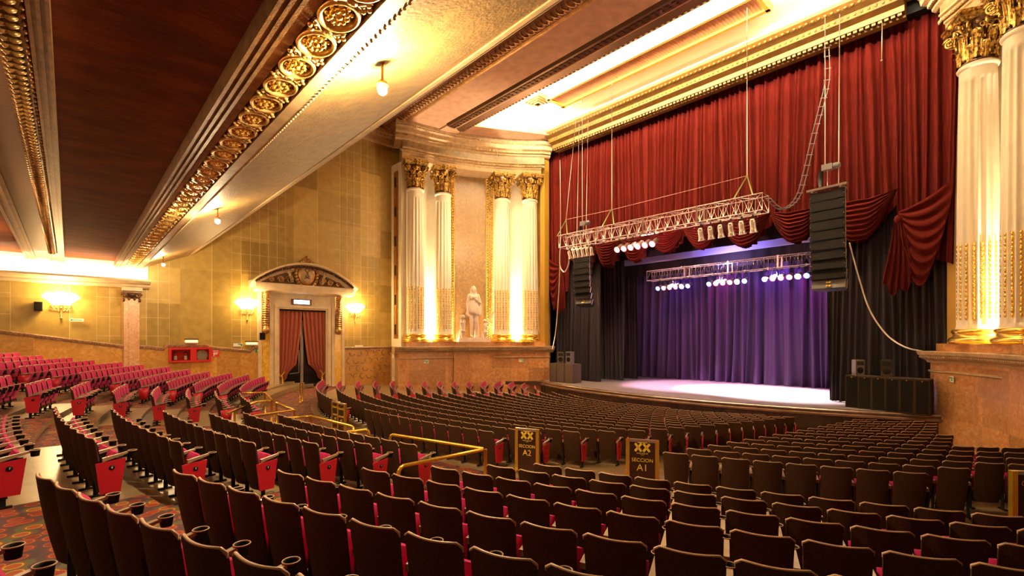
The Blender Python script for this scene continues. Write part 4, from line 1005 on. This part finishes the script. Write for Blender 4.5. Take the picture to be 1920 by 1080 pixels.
for k in range(26):
    a = 2*PI*k/26; b.ball((X+.4, 11.62+.70*math.cos(a), 4.35+.9*math.sin(a)), .13, 7, 5, sc=(.8, 1, 1))
b.ball((X+.45, 11.62, 5.42), .16, 8, 6); b.ball((X+.45, 11.45, 5.3), .14, 8, 6); b.ball((X+.45, 11.8, 5.3), .14, 8, 6)
for s_ in (-1, 1):
    for k in range(3):
        c_y = 11.62+s_*(1.05+.55*k); rad = .26-.05*k
        b.tube([(X+.35, c_y+s_*rad*math.cos(t_)*(1-t_/14), 3.78+rad*.9+rad*math.sin(t_)*(1-t_/14)-.1) for t_ in [q*.55 for q in range(20)]], .05, 5)
b.build('cartouche', gold_old, dr)
b = MB(); b.lathe([(.0, .05), (.3, .06), (.38, .03)], 24, MM @ Matrix.Diagonal((1.3, 1, 1, 1)), cap=False); b.build('oval_shield', stucco_tan, dr)
b = MB()
for s_ in (-1, 1):
    b.tube([(X+.54, 11.62-s_*.16, 4.05), (X+.54, 11.62+s_*.14, 4.2), (X+.54, 11.62-s_*.05, 4.4), (X+.54, 11.62+s_*.17, 4.6), (X+.54, 11.62+s_*.05, 4.7)], .03, 5)
b.build('monogram', gold_dark, dr)
for s_ in (-1, 1):
    g = MB(); cy = 11.62+s_*.95
    figure(g, .95, dict(el=(-.8, -.1, 5.0), wl=(-.6, -.4, 5.6), fl=(-.5, -.4, 5.9), er=(.8, -.1, 5.0), wr=(.6, -.4, 4.6), fr=(.5, -.4, 4.3), kl=(-.4, -.6, 2.4), kr=(.4, -.4, 2.2)), T(X+.5, cy, 3.72) @ RZ(PI/2) @ RY(s_*.3))
    g.ball((X+.5, cy, 4.58), .12, 8, 6); g.build('cherub', stucco_tan, dr)
# curtains, dark doors behind
b = MB(); b.box(X-.35, X-.3, DY0, DY1, DZ0, DZ1)
d1 = struct(b.build('door_1', glass_d))
b = MB()
for y in (DY0+.05, 11.45, 11.55, DY1-.1): b.box(X-.3, X-.25, y, y+.06, DZ0, 1.2)
b.box(X-.3, X-.25, DY0, DY1, 1.2, 1.3); b.tube([(X-.2, 11.3, -2.2), (X-.14, 11.3, -2.2), (X-.14, 11.3, -.7), (X-.2, 11.3, -.7)], .03, 6); b.tube([(X-.14, 11.3, -2.2), (X-.14, 10.7, -2.25)], .025, 6)
o = b.build('door_frame', steel, d1)
def door_curtain(s_, label):
    t = thing('door_curtain', label, 'curtain', (X+.02, 11.5+s_*.75, 1.9), 0, 'salmon curtains of the doorway')
    rows = []; yo = DY0+.02 if s_ < 0 else DY1-.02; yc = 11.5+s_*.02
    for j in range(26):
        v = j/25; z = 1.92-v*4.95
        w_ = 1.0 if v < .05 else (1-.28*(v/.78)**1.5 if v < .78 else .72-(v-.78)/.22*.35*1.0)
        if v > .72: w_ = .74-.40*math.sin((v-.72)/.28*PI/2)
        row = []
        for i in range(41):
            u = i/40; row.append((X-.08+.07*math.sin(u*34+.8*math.sin(v*3)), yo+(yc-yo)*w_*u, z+(.5*u if v > .72 else 0)*(v-.72)/.28))
        rows.append(row)
    b = MB(); b.grid(rows, True); b.build('cloth', salmon, t)
    b = MB(); b.tube([(X, yo, -2.2), (X, yo-s_*.12, -2.4), (X, yo-s_*.35, -2.1)], .04, 6); b.tube([(X, yo-s_*.2, -2.35), (X, yo-s_*.22, -3.0)], .05, 6, rs=[.03, .07]); b.build('tieback', letter_y, t)
door_curtain(-1, 'left salmon curtain drawn back in the ornate doorway')
door_curtain(1, 'right salmon curtain drawn back in the ornate doorway')
b = MB(); b.box(X+.0, X+.06, 10.0, 13.0, 1.9, 1.98)
tag(b.build('curtain_rail', black_m), 'dark curtain rail at the top of the doorway', 'curtain rail')
b = thing('exit_sign', 'illuminated blue-white exit sign above the curtained doorway', 'sign', (X+.2, 11.3, 2.5))
m_ = MB(); m_.box(X+.12, X+.26, 10.7, 11.98, 2.30, 2.68); m_.build('housing', gold_dark, b); m_ = MB(); m_.box(X+.255, X+.275, 10.85, 11.85, 2.36, 2.62); m_.build('lit_face', glow_sign, b)
# ------------------------------------------------------------------ things on the side wall
fc = thing('fire_cabinet', 'red wall cabinet holding two fire extinguishers and a coiled hose', 'fire cabinet', (X+.1, 5.1, -1.3))
b = MB(); y0, y1, z0, z1 = 4.1, 6.15, -1.28, -.46
for a_, c_, e_, f_ in ((y0+.12, 5.12, z0, z0+.1), (5.42, y1-.12, z0, z0+.1), (y0+.12, 5.12, z1-.1, z1), (5.42, y1-.12, z1-.1, z1), (y0, y0+.12, z0, z1), (y1-.12, y1, z0, z1), (5.12, 5.42, z0, z1)): b.box(X+.1, X+.36, a_, c_, e_, f_)
b.box(X+.105, X+.13, y0+.1, y1-.1, z0+.05, z1-.05); b.build('case', red_paint, fc)
b = MB(); b.box(X+.33, X+.345, y0+.12, 5.12, z0+.1, z1-.1); g_ = mat('thin_glass', (.9, .9, .9), .05); g_.node_tree.nodes['Principled BSDF'].inputs['Transmission Weight'].default_value = 1; g_.node_tree.nodes['Principled BSDF'].inputs['IOR'].default_value = 1.05
b.box(X+.33, X+.345, 5.42, y1-.12, z0+.1, z1-.1); b.build('glass_doors', g_, fc)
for yy, lb in ((4.42, 'left'), (4.9, 'right')):
    t = thing('fire_extinguisher', '%s fire extinguisher inside the red wall cabinet' % lb, 'fire extinguisher', (X+.24, yy, z0+.1), 0, 'fire extinguishers in the red cabinet')
    b = MB(); b.lathe([(.075, 0), (.08, .02), (.08, .36), (.05, .42), (.02, .44)], 14); b.build('cylinder', red_paint, t, True)
    b = MB(); b.lathe([(.082, .04), (.082, .27)], 14, cap=False); b.build('paper_label', sign_white, t, True); b = MB(); b.box(-.02, .02, -.08, .05, .44, .48); b.tube([(0, .05, .44), (.02, .1, .3), (0, .09, .15)], .012, 5); b.build('handle', black_m, t, True)
hs = MB()
for k in range(7): hs.tube([(X+.17+.02*(k % 2), 5.72+(.06+.037*k)*math.cos(a_), -.90+(.06+.037*k)*math.sin(a_)) for a_ in [2*PI*i/20 for i in range(20)]], .02, 5, closed=True)
hs.box(X+.14, X+.2, 5.5, 5.95, -1.18, -.8); tag(hs.build('fire_hose', hose_m), 'coiled pale canvas fire hose inside the red wall cabinet', 'hose')
def wall_sign(y0, y1, z0, z1, m, label, name='safety_sign', face=None, marks=None):
    t = thing(name, label, 'sign', (X+.1, (y0+y1)/2, (z0+z1)/2)); b = MB(); b.box(X+.10, X+.135, y0, y1, z0, z1); b.build('plate', m, t)
    if face:
        b = MB()
        for (a_, c_, e_, f_) in marks: b.box(X+.135, X+.142, y0+(y1-y0)*a_, y0+(y1-y0)*c_, z0+(z1-z0)*e_, z0+(z1-z0)*f_)
        b.build('markings', face, t)
wall_sign(6.22, 6.62, -1.0, -.62, sign_red, 'red fire equipment sign right of the red wall cabinet', face=sign_white, marks=[(.15, .85, .8, .9), (.2, .35, .1, .65), (.35, .8, .5, .62), (.35, .7, .3, .4)])
wall_sign(8.55, 9.0-.06, -.8, -.6, sign_green, 'green exit sign below the amber lamp beside the doorway', face=sign_white, marks=[(.35, .65, .15, .85), (.0, .04, 0, 1), (.96, 1, 0, 1)])
wall_sign(7.35, 7.85, -.42, -.22, sign_white, 'pale green arrow sign on the wall left of the doorway', face=sign_green, marks=[(.5, .9, .6, .85), (.8, .95, .2, .85)])
wall_sign(15.1, 15.7, -.58, -.40, sign_white, 'small white sign on the wall just right of the doorway', face=sign_green, marks=[(.1, .5, .3, .5)])
wall_sign(0.0, .55, .93, 1.08, sign_white, 'small arrow sign under the left wall sconce', face=sign_green, marks=[(.15, .85, .4, .6), (.08, .2, .25, .75)])
for y, z, lb in ((5.2, -.14, 'amber emergency lamp above the red fire cabinet'), (8.35, -.28, 'amber emergency lamp just left of the doorway')):
    t = thing('emergency_lamp', lb, 'lamp', (X+.15, y, z), 0, 'amber emergency lamps on the side wall')
    b = MB(); b.box(X+.02, X+.32, y-.33, y+.33, z+.12, z+.20); b.build('cap', gold_dark, t); b = MB(); b.box(X+.05, X+.28, y-.29, y+.29, z, z+.12); b.build('lit_strip', glow_amber, t)
    b = MB(); b.box(X+.04, X+.3, y-.3, y+.3, z-.06, z); b.build('tray', sign_white, t)
for y, z, lb in ((-1.12, 1.63, 'small black wall speaker left of the left sconce'), (8.95, .22, 'small black wall speaker on the left edge of the doorway')):
    t = thing('wall_speaker', lb, 'speaker', (X+.2, y, z)); b = MB(); b.box(X+.05, X+.32, y-.15, y+.15, z-.22, z+.22); b.build('cabinet', black_m, t); b = MB(); b.box(X+.32, X+.335, y-.12, y+.12, z-.19, z+.19); b.build('grille', black_g, t)
def ped_sign(s, side, lb, m=sign_white):
    x, y = W(s, cn(s)-.97, side); t = thing('safety_sign', lb, 'sign', (x, y, -1.62), math.atan2(TY, TX) if not side else math.atan2(-TY, TX)); b = MB(); b.box(-.22, .22, -.02, .0, -.12, .12); b.build('plate', m, t, True)
    b = MB(); b.box(-.17, .17, -.028, -.02, .02, .07); b.box(.02, .15, -.028, -.02, -.06, -.01); b.build('markings', sign_green, t, True)
ped_sign(-3.9, 0, 'small white sign on the marble base below the left pair of columns')
ped_sign(3.6, 0, 'small white sign on the marble base below the right pair of columns')
ped_sign(4.35, 1, 'small green and white sign on the orange marble base at far right', sign_white)
# ------------------------------------------------------------------ brass rails
def rail(pts, feet, label, r=.035):
    t = thing('brass_handrail', label, 'handrail', (pts[0][0], pts[0][1], -3.2), 0, 'brass handrails of the stepped aisles')
    b = MB(); out = []
    P3 = [Vector(p_) for p_ in pts]
    for i, p_ in enumerate(P3):
        if 0 < i < len(P3)-1:
            a_ = (P3[i-1]-p_).normalized()*.09; c_ = (P3[i+1]-p_).normalized()*.09; out += [p_+a_, p_+(a_+c_)*.35, p_+c_]
        else: out.append(p_)
    b.tube(out, r, 10); b.build('rail', brass, t)
    for f in feet:
        b = MB(); b.tube([(f[0], f[1], f[2]), (f[0], f[1], f[3])], r, 10); b.lathe([(.07, 0), (.07, .015), (.04, .03)], 12, T(f[0], f[1], f[3])); b.build('post', brass, t)
rz_ = -2.25
rail([(-7.64, 4.25, -2.9), (-7.64, 4.3, rz_), (-7.66, 6.3, rz_), (-10.4, 5.62, rz_), (-10.4, 5.62, -2.5)], [(-7.66, 6.3, rz_, -3.23), (-10.4, 5.62, -2.4, -3.23)], 'nearest brass handrail with two arms beside the foreground block')
rail([(-11.35, 4.3, rz_), (-11.33, 5.54, rz_), (-11.33, 5.54, -2.6)], [(-11.33, 5.54, -2.4, -3.23), (-11.35, 4.4, rz_, -3.1)], 'short brass handrail ending in front of the patterned carpet')
rail([(-14.5, 4.5, rz_), (-14.49, 5.24, rz_), (-11.96, 5.41, rz_), (-11.9, 5.45, -2.6)], [(-14.49, 5.24, rz_, -3.2), (-11.9, 5.45, -2.5, -3.23)], 'brass handrail crossing in front of the yellow sign stands')
rail([(-15.6, 4.0, rz_), (-16.04, 5.3, rz_), (-18.38, 5.45, rz_)], [(-16.04, 5.3, rz_, -3.2), (-18.38, 5.45, rz_, -3.23)], 'second brass handrail from the left, at the end of a seat row')
rail([(-22.8, 5.22, rz_), (-22.23, 6.14, rz_), (-19.3, 5.57, rz_)], [(-22.23, 6.14, rz_, -3.2), (-19.3, 5.57, rz_, -3.23)], 'furthest brass handrail near the doorway carpet')
rail([(-16.62, 3.52, rz_), (-19.2, 5.0, rz_), (-18.99, 5.44, rz_)], [(-18.99, 5.44, rz_, -3.23), (-17.2, 3.86, rz_, -3.1)], 'leftmost low brass handrail beside the second seat block')
rail([(-25.85, 8.94, rz_), (-25.5, 8.7, rz_)], [(-25.85, 8.94, rz_, -3.23), (-25.5, 8.7, rz_, -3.23)], 'pair of brass posts standing alone on the carpet before the doorway')
# ------------------------------------------------------------------ section signs
def stand_sign(px, py, yaw, w_, h_, label, lines, side_only=False):
    t = thing('sign_stand', label, 'sign', (px, py, -3.245), yaw)
    b = MB(); b.box(-w_/2, w_/2, -.02, .02, .05, h_-.02); b.build('board', sign_black, t, True)
    for s_ in (-1, 1):
        b = MB(); b.box(s_*w_/2-.04, s_*w_/2+.04, -.04, .04, 0, h_); b.box(s_*w_/2-.05, s_*w_/2+.05, -.15, .15, 0, .03); b.build('yellow_post', brass, t, True)
    b = MB(); b.box(-w_/2+.04, w_/2-.04, -.03, .03, h_-.06, h_); b.build('top_bar', steel, t, True)
    for s_, size, z, m, sx, sh in lines: text(s_, size, T(0, -.026, z) @ RX(PI/2), m, t, sx=sx, shear=sh)
    return t
def xx_lines(n, h): return [('DOS EQUIS', .036, h-.295, letter_y, 1.3, 0), ('XX', .03, h-.325, letter_y, 1.5, 0), ('SECCION', .105, h-.44, letter_y, 1.0, 0), (n, .20, h-.60, letter_y, 1, 0)]
def big_xx(t, h):
    b = MB()
    for cx in (-.085, .085):
        for a in (-1, 1): b.box(-.024, .024, -.030, -.021, -.105, .105, T(cx, 0, h-.17) @ RY(a*.66))
    b.box(-.10, .10, -.030, -.021, h-.075, h-.06); b.build('emblem', letter_y, t, True)
s1 = stand_sign(-5.63, 8.92, .50, .60, 1.14, 'black and gold section A1 sign stand between the seat blocks', xx_lines('A1', 1.14)); big_xx(s1, 1.14)
s2 = stand_sign(-8.47, 8.30, .38, .56, 1.06, 'black and gold section A2 sign stand before the seat rows', xx_lines('A2', 1.06)); big_xx(s2, 1.06)
def cc_lines(h, m=letter_y): return [('Coca-Cola', .115, h-.2, m, .85, .35), ('SECCION', .085, h-.48, m, 1, 0), ('A3', .12, h-.62, m, 1, 0)]
stand_sign(-17.25, 7.15, .05, .50, 1.0, 'left one of the two joined brown sign stands by the seats', cc_lines(1.0))
stand_sign(-16.62, 7.10, .05, .50, 1.0, 'right one of the two joined brown sign stands by the seats', cc_lines(1.0))
stand_sign(-.02, 11.6, .72, .62, 1.1, 'dark sign stand with red script cut off by the right edge', [('Coca-Cola', .12, .9, letter_r, .85, .35)])
# ------------------------------------------------------------------ seats
def shell_pt(u, v, off):
    # u -1..1 across, v 0..1 upward ; off = distance in front of the back surface
    hw = .222+.026*v; zc = 1-.045*max(0, (abs(u)-.80)/.20)**2*max(0, (v-.85)/.15)+.012*u*u
    z = .13+.81*v*zc; y = .14*(1-v)+.05*u*u-.0+off*1.0-.015*math.sin(PI*v)
    return (u*hw, y, z)
def make_seat_parts():
    P_ = {}
    b = MB(); nu, nv = 14, 8
    F = [[shell_pt(-1+2*i/nu, j/nv, 0) for i in range(nu+1)] for j in range(nv+1)]
    B_ = [[shell_pt(-1+2*i/nu, j/nv, .022) for i in range(nu+1)] for j in range(nv+1)]
    b.grid(F, True); b.grid(B_, True, flip=True)
    edge = lambda G: [G[0][i] for i in range(nu+1)]+[G[j][nu] for j in range(1, nv+1)]+[G[nv][i] for i in range(nu-1, -1, -1)]+[G[j][0] for j in range(nv-1, 0, -1)]
    b.grid([edge(F), edge(B_)], False, True); P_['back_shell'] = (b, seat_shell)
    b = MB(); F = []; 
    for j in range(9):
        v = .10+.885*j/8; row = []
        for i in range(9):
            u = -.93+1.86*i/8; puff = .055*(1-abs(u)**6)*(math.sin(PI*min(1, max(0, (v-.06)/.94)))**.35 if 0 < j < 8 else 0); row.append(shell_pt(u, v, .022+puff))
        F.append(row)
    b.grid(F, True, flip=True); P_['backrest'] = (b, seat_red)
    b = MB(); pts = [shell_pt(-1, .955, .012)]+[shell_pt(-.99+1.98*i/12, 1.0, .012) for i in range(13)]+[shell_pt(1, .955, .012)]
    b.tube(pts, .012, 6, rs=[.005]+[.0125]*13+[.005]); P_['edge_trim'] = (b, seat_trim)
    b = MB(); rows = []
    for j in range(7):    # tipped-up seat
        v = j/6; row = []
        for i in range(9):
            a = 2*PI*i/9; th = .045 if 0 < j < 6 else .02; row.append((.205*math.cos(a)*(1 if abs(math.cos(a)) < .7 else 1.1), .20+.12*v+th*math.sin(a), .34+.36*v))
        rows.append(row)
    b.grid(rows, True, True); b.add(rows[0], [tuple(range(9))]); b.add(rows[-1], [tuple(range(9))[::-1]]); P_['seat_cushion'] = (b, seat_red)
    b = MB(); b.add([(.247, .13, .61), (.303, .13, .61), (.300, .43, .690), (.250, .43, .690), (.250, .13, .665), (.300, .13, .665), (.298, .43, .715), (.252, .43, .715)], [(0, 3, 2, 1), (4, 5, 6, 7), (0, 1, 5, 4), (1, 2, 6, 5), (2, 3, 7, 6), (3, 0, 4, 7)])
    P_['armrest'] = (b, arm_m)
    b = MB(); b.lathe([(.043, .635), (.052, .71), (.058, .716), (.055, .72), (.046, .714), (.040, .645)], 12, T(.275, .475, 0), cap=False); P_['cup_holder'] = (b, black_m)
    b = MB(); b.tube([(.275+.056*math.cos(t), .475+.056*math.sin(t), .718) for t in [2*PI*i/14 for i in range(14)]], .0055, 4, closed=True); P_['cup_rim'] = (b, seat_trim)
    b = MB(); b.box(.265, .285, .14, .20, .02, .60); b.box(.25, .30, .06, .26, 0, .03); b.box(.264, .286, .14, .36, .50, .64); P_['standard'] = (b, black_m)
    b = MB(); b.add([(.292, .10, .16), (.318, .10, .16), (.318, .33, .16), (.292, .33, .16), (.292, .05, .60), (.318, .05, .60), (.318, .39, .63), (.292, .39, .63)], [(0, 3, 2, 1), (4, 5, 6, 7), (0, 1, 5, 4), (1, 2, 6, 5), (2, 3, 7, 6), (3, 0, 4, 7)])
    P_['end_panel'] = (b, panel_red)
    b = MB(); b.lathe([(.034, 0), (.034, .006)], 14, T(.318, .23, .52) @ RY(PI/2)); P_['number_disc'] = (b, black_m)
    return P_
SP = make_seat_parts()
def seat_blocks():
    """yields (block, row, seat index, x, y, ztop, heading, end flag)"""
    out = []
    def arc(block, row, R, top, a0, a1, right_end, left_end=False):
        st = .555/R; n = int((a1-a0)/st)
        if n < 1: return
        for i in range(n):
            a = (a1-st*(i+.5)) if right_end else (a0+st*(i+.5))
            out.append((block, row, i, CX+R*math.sin(a), CY-R*math.cos(a), top, a, i == 0 and right_end, i == n-1 or (i == 0 and not right_end)))
    A = lambda x, R: math.asin(max(-1, min(1, (x-CX)/R)))
    D = math.radians
    for k in range(13):
        R, tp = RK[k], h_rear(RK[k])
        if k <= 7: arc('foreground block', k, R, tp, A(-5.6-.14*k, R), A(5.5, R), False)
        if k <= 8: arc('block behind the brass rails', k, R, tp, A(-14.3, R), A(-8.05-.17*k, R), True)
        if k <= 10: arc('second block from the left', k, R, tp, D(-12.6), A(-17.35-.28*k, R), True)
        arc('block against the left wall', k, R, tp, D(-30.0+.28*k), D(-14.3-.4*k), True)
    for i in range(18):
        R, tp = RI[i], h_front(RI[i])
        if i < 2:
            arc('front bank left section', i, R, tp, D(-31.0), D(-6.2 if i == 0 else -.2), True)
            arc('front bank middle section', i, R, tp, D(-2.4 if i == 0 else 0), A((-9.15, -8.55)[i], R), True)
        else:
            if i <= 14: arc('front bank left section', i, R, tp, max(A(-28.1+.02*i, R), D(-58)), A(-23.3, R), True)
            arc('front bank middle section', i, R, tp, A(-21.9, R) if R > 8 else D(-50), A((0, 0, -8.2, -7.85, -7.6, -7.5)[min(i, 5)]+.02*i, R), True)
        lim = [31.5, 33][i] if i < 2 else None
        a1 = D(lim) if lim else A(min(-.3-.16*i, -.4), R) if i > 5 else A(-.3, R)+D(2)
        if R > 11.3: arc('front bank right section', i, R, tp, A(-5.2, R), a1, False)
    return out
allseats = []
for s_ in seat_blocks():
    blk, row, idx, x, y, tp, a, rend, lend = s_
    if math.hypot(x, y) < 1.0: continue
    if x < XW+.4 or (blk.startswith('front') and (y > 25.4 or y > yap(x)-1.35)): continue
    pts = [proj(x, y, tp), proj(x-.5*math.sin(a)+.3, y+.5*math.cos(a), tp-.3), proj(x, y, tp-.6), proj(x-.5*math.sin(a)-.3, y+.5*math.cos(a), tp-.3)]
    if not any(-15 < q[0] < 1935 and q[1] < 1090 and q[2] > .3 for q in pts): continue
    d = proj(x, y, tp)[2]
    if d < .6: continue
    allseats.append((d*(1.0 if not blk.startswith('x') else 1), s_))
allseats.sort(key=lambda q: q[0])
ordw = ['first', 'second', 'third', 'fourth', 'fifth', 'sixth', 'seventh', 'eighth', 'ninth', 'tenth', 'eleventh', 'twelfth', 'thirteenth', 'fourteenth', 'fifteenth', 'sixteenth', 'seventeenth', 'eighteenth', 'nineteenth', 'twentieth']
def ow(i):
    if i < 20: return ordw[i]
    return 'twenty-'+ordw[i-20] if i < 29 else 'thirtieth' if i == 29 else 'thirty-'+ordw[i-30] if i < 39 else 'fortieth' if i == 39 else 'forty-'+ordw[min(i-40, 19)]
seat_col = {}
proto = {}
def seat_proto(end):
    t = bpy.data.objects.new('theatre_seat', None); COL.objects.link(t); t.empty_display_size = .1; ORG[t.name] = Vector((0, 0, 0))
    for nm in ('back_shell', 'backrest', 'seat_cushion', 'armrest', 'standard'):
        b, m = SP[nm]; o = proto.setdefault(nm, None) 
        if o is None:
            o = b.build(nm, m, t, True); proto[nm] = o.data
        else:
            o = bpy.data.objects.new(nm, proto[nm]); COL.objects.link(o); o.parent = t
        ORG[o.name] = Vector((0, 0, 0))
        if nm == 'back_shell': sub_(t, o, 'edge_trim')
        if nm == 'armrest': c_ = sub_(t, o, 'cup_holder'); sub_(t, o, 'cup_rim')
    if end:
        o = sub_(t, t, 'end_panel'); sub_(t, o, 'number_disc')
    return t
def sub_(t, par_, nm):
    b, m = SP[nm]
    if proto.get(nm) is None:
        o = b.build(nm, m, par_, True); proto[nm] = o.data
    else:
        o = bpy.data.objects.new(nm, proto[nm]); COL.objects.link(o); o.parent = par_
    ORG[o.name] = Vector((0, 0, 0)); return o
near, rest = allseats[:300], allseats[300:]
pa_, pb_ = None, None
used = {}
for d, (blk, row, idx, x, y, tp, a, rend, lend) in near:
    if rend:
        if pb_ is None: pb_ = t = seat_proto(True)
        else: t = copy_tree(pb_)
    else:
        if pa_ is None: pa_ = t = seat_proto(False)
        else: t = copy_tree(pa_)
    t.location = (x, y, tp-.95+E); t.rotation_euler = (0, 0, a+random.uniform(-.012, .012))
    end = 'left end' if blk in ('foreground block', 'front bank right section') else 'aisle'
    nr = row if blk.startswith('front') else row
    short = {'front bank left section': 'front left bank', 'front bank middle section': 'front middle bank', 'front bank right section': 'front right bank'}.get(blk, blk)
    t['label'] = 'brown theatre seat, %s from the %s, %s row %s, %s' % (ow(idx), end, ow(row), 'past the carpet' if blk.startswith('front') else 'up', short)
    t['category'] = 'theatre seat'; t['group'] = 'theatre seats of the '+blk
    used[t['label']] = used.get(t['label'], 0)+1
    if rend and d < 16:
        n_ = str(row+1); text(n_, .042, T(.326, .23, .52) @ RZ(PI/2) @ RX(PI/2), white_tag, t, 'seat_row_number', .001)
# the remaining distant seats as one object
names = ['back_shell', 'backrest', 'seat_cushion', 'armrest', 'standard', 'edge_trim']
names_end = names+['end_panel']
mats_ = [seat_shell, seat_red, panel_red, arm_m, seat_trim, black_m]
V_, F_, MI = [], [], []; base = 0
idxm = {'back_shell': 0, 'backrest': 1, 'seat_cushion': 1, 'armrest': 3, 'standard': 5, 'edge_trim': 4, 'end_panel': 2}
for d, (blk, row, idx, x, y, tp, a, rend, lend) in rest:
    ca, sa = math.cos(a), math.sin(a)
    for nm in (names_end if rend else names):
        b, m = SP[nm]; arr = np.array(b.v)
        q = np.stack([x+arr[:, 0]*ca-arr[:, 1]*sa, y+arr[:, 0]*sa+arr[:, 1]*ca, arr[:, 2]+tp-.95], 1)
        V_.append(q); F_ += [tuple(i+base for i in f) for f in b.f]; MI += [idxm[nm]]*len(b.f); base += len(arr)
me = bpy.data.meshes.new('distant_seats'); me.from_pydata(np.concatenate(V_).tolist(), [], F_)
for m in mats_: me.materials.append(m)
me.polygons.foreach_set('material_index', MI); me.polygons.foreach_set('use_smooth', [True]*len(F_)); me.update()
o = bpy.data.objects.new('distant_theatre_seats', me); COL.objects.link(o); o.location = (0, 0, E)
tag(o, 'distant crimson and brown theatre seats filling the rest of the curved rows', 'theatre seats', None, 'stuff')
print('seats', len(allseats), 'dup labels', sum(1 for v in used.values() if v > 1))
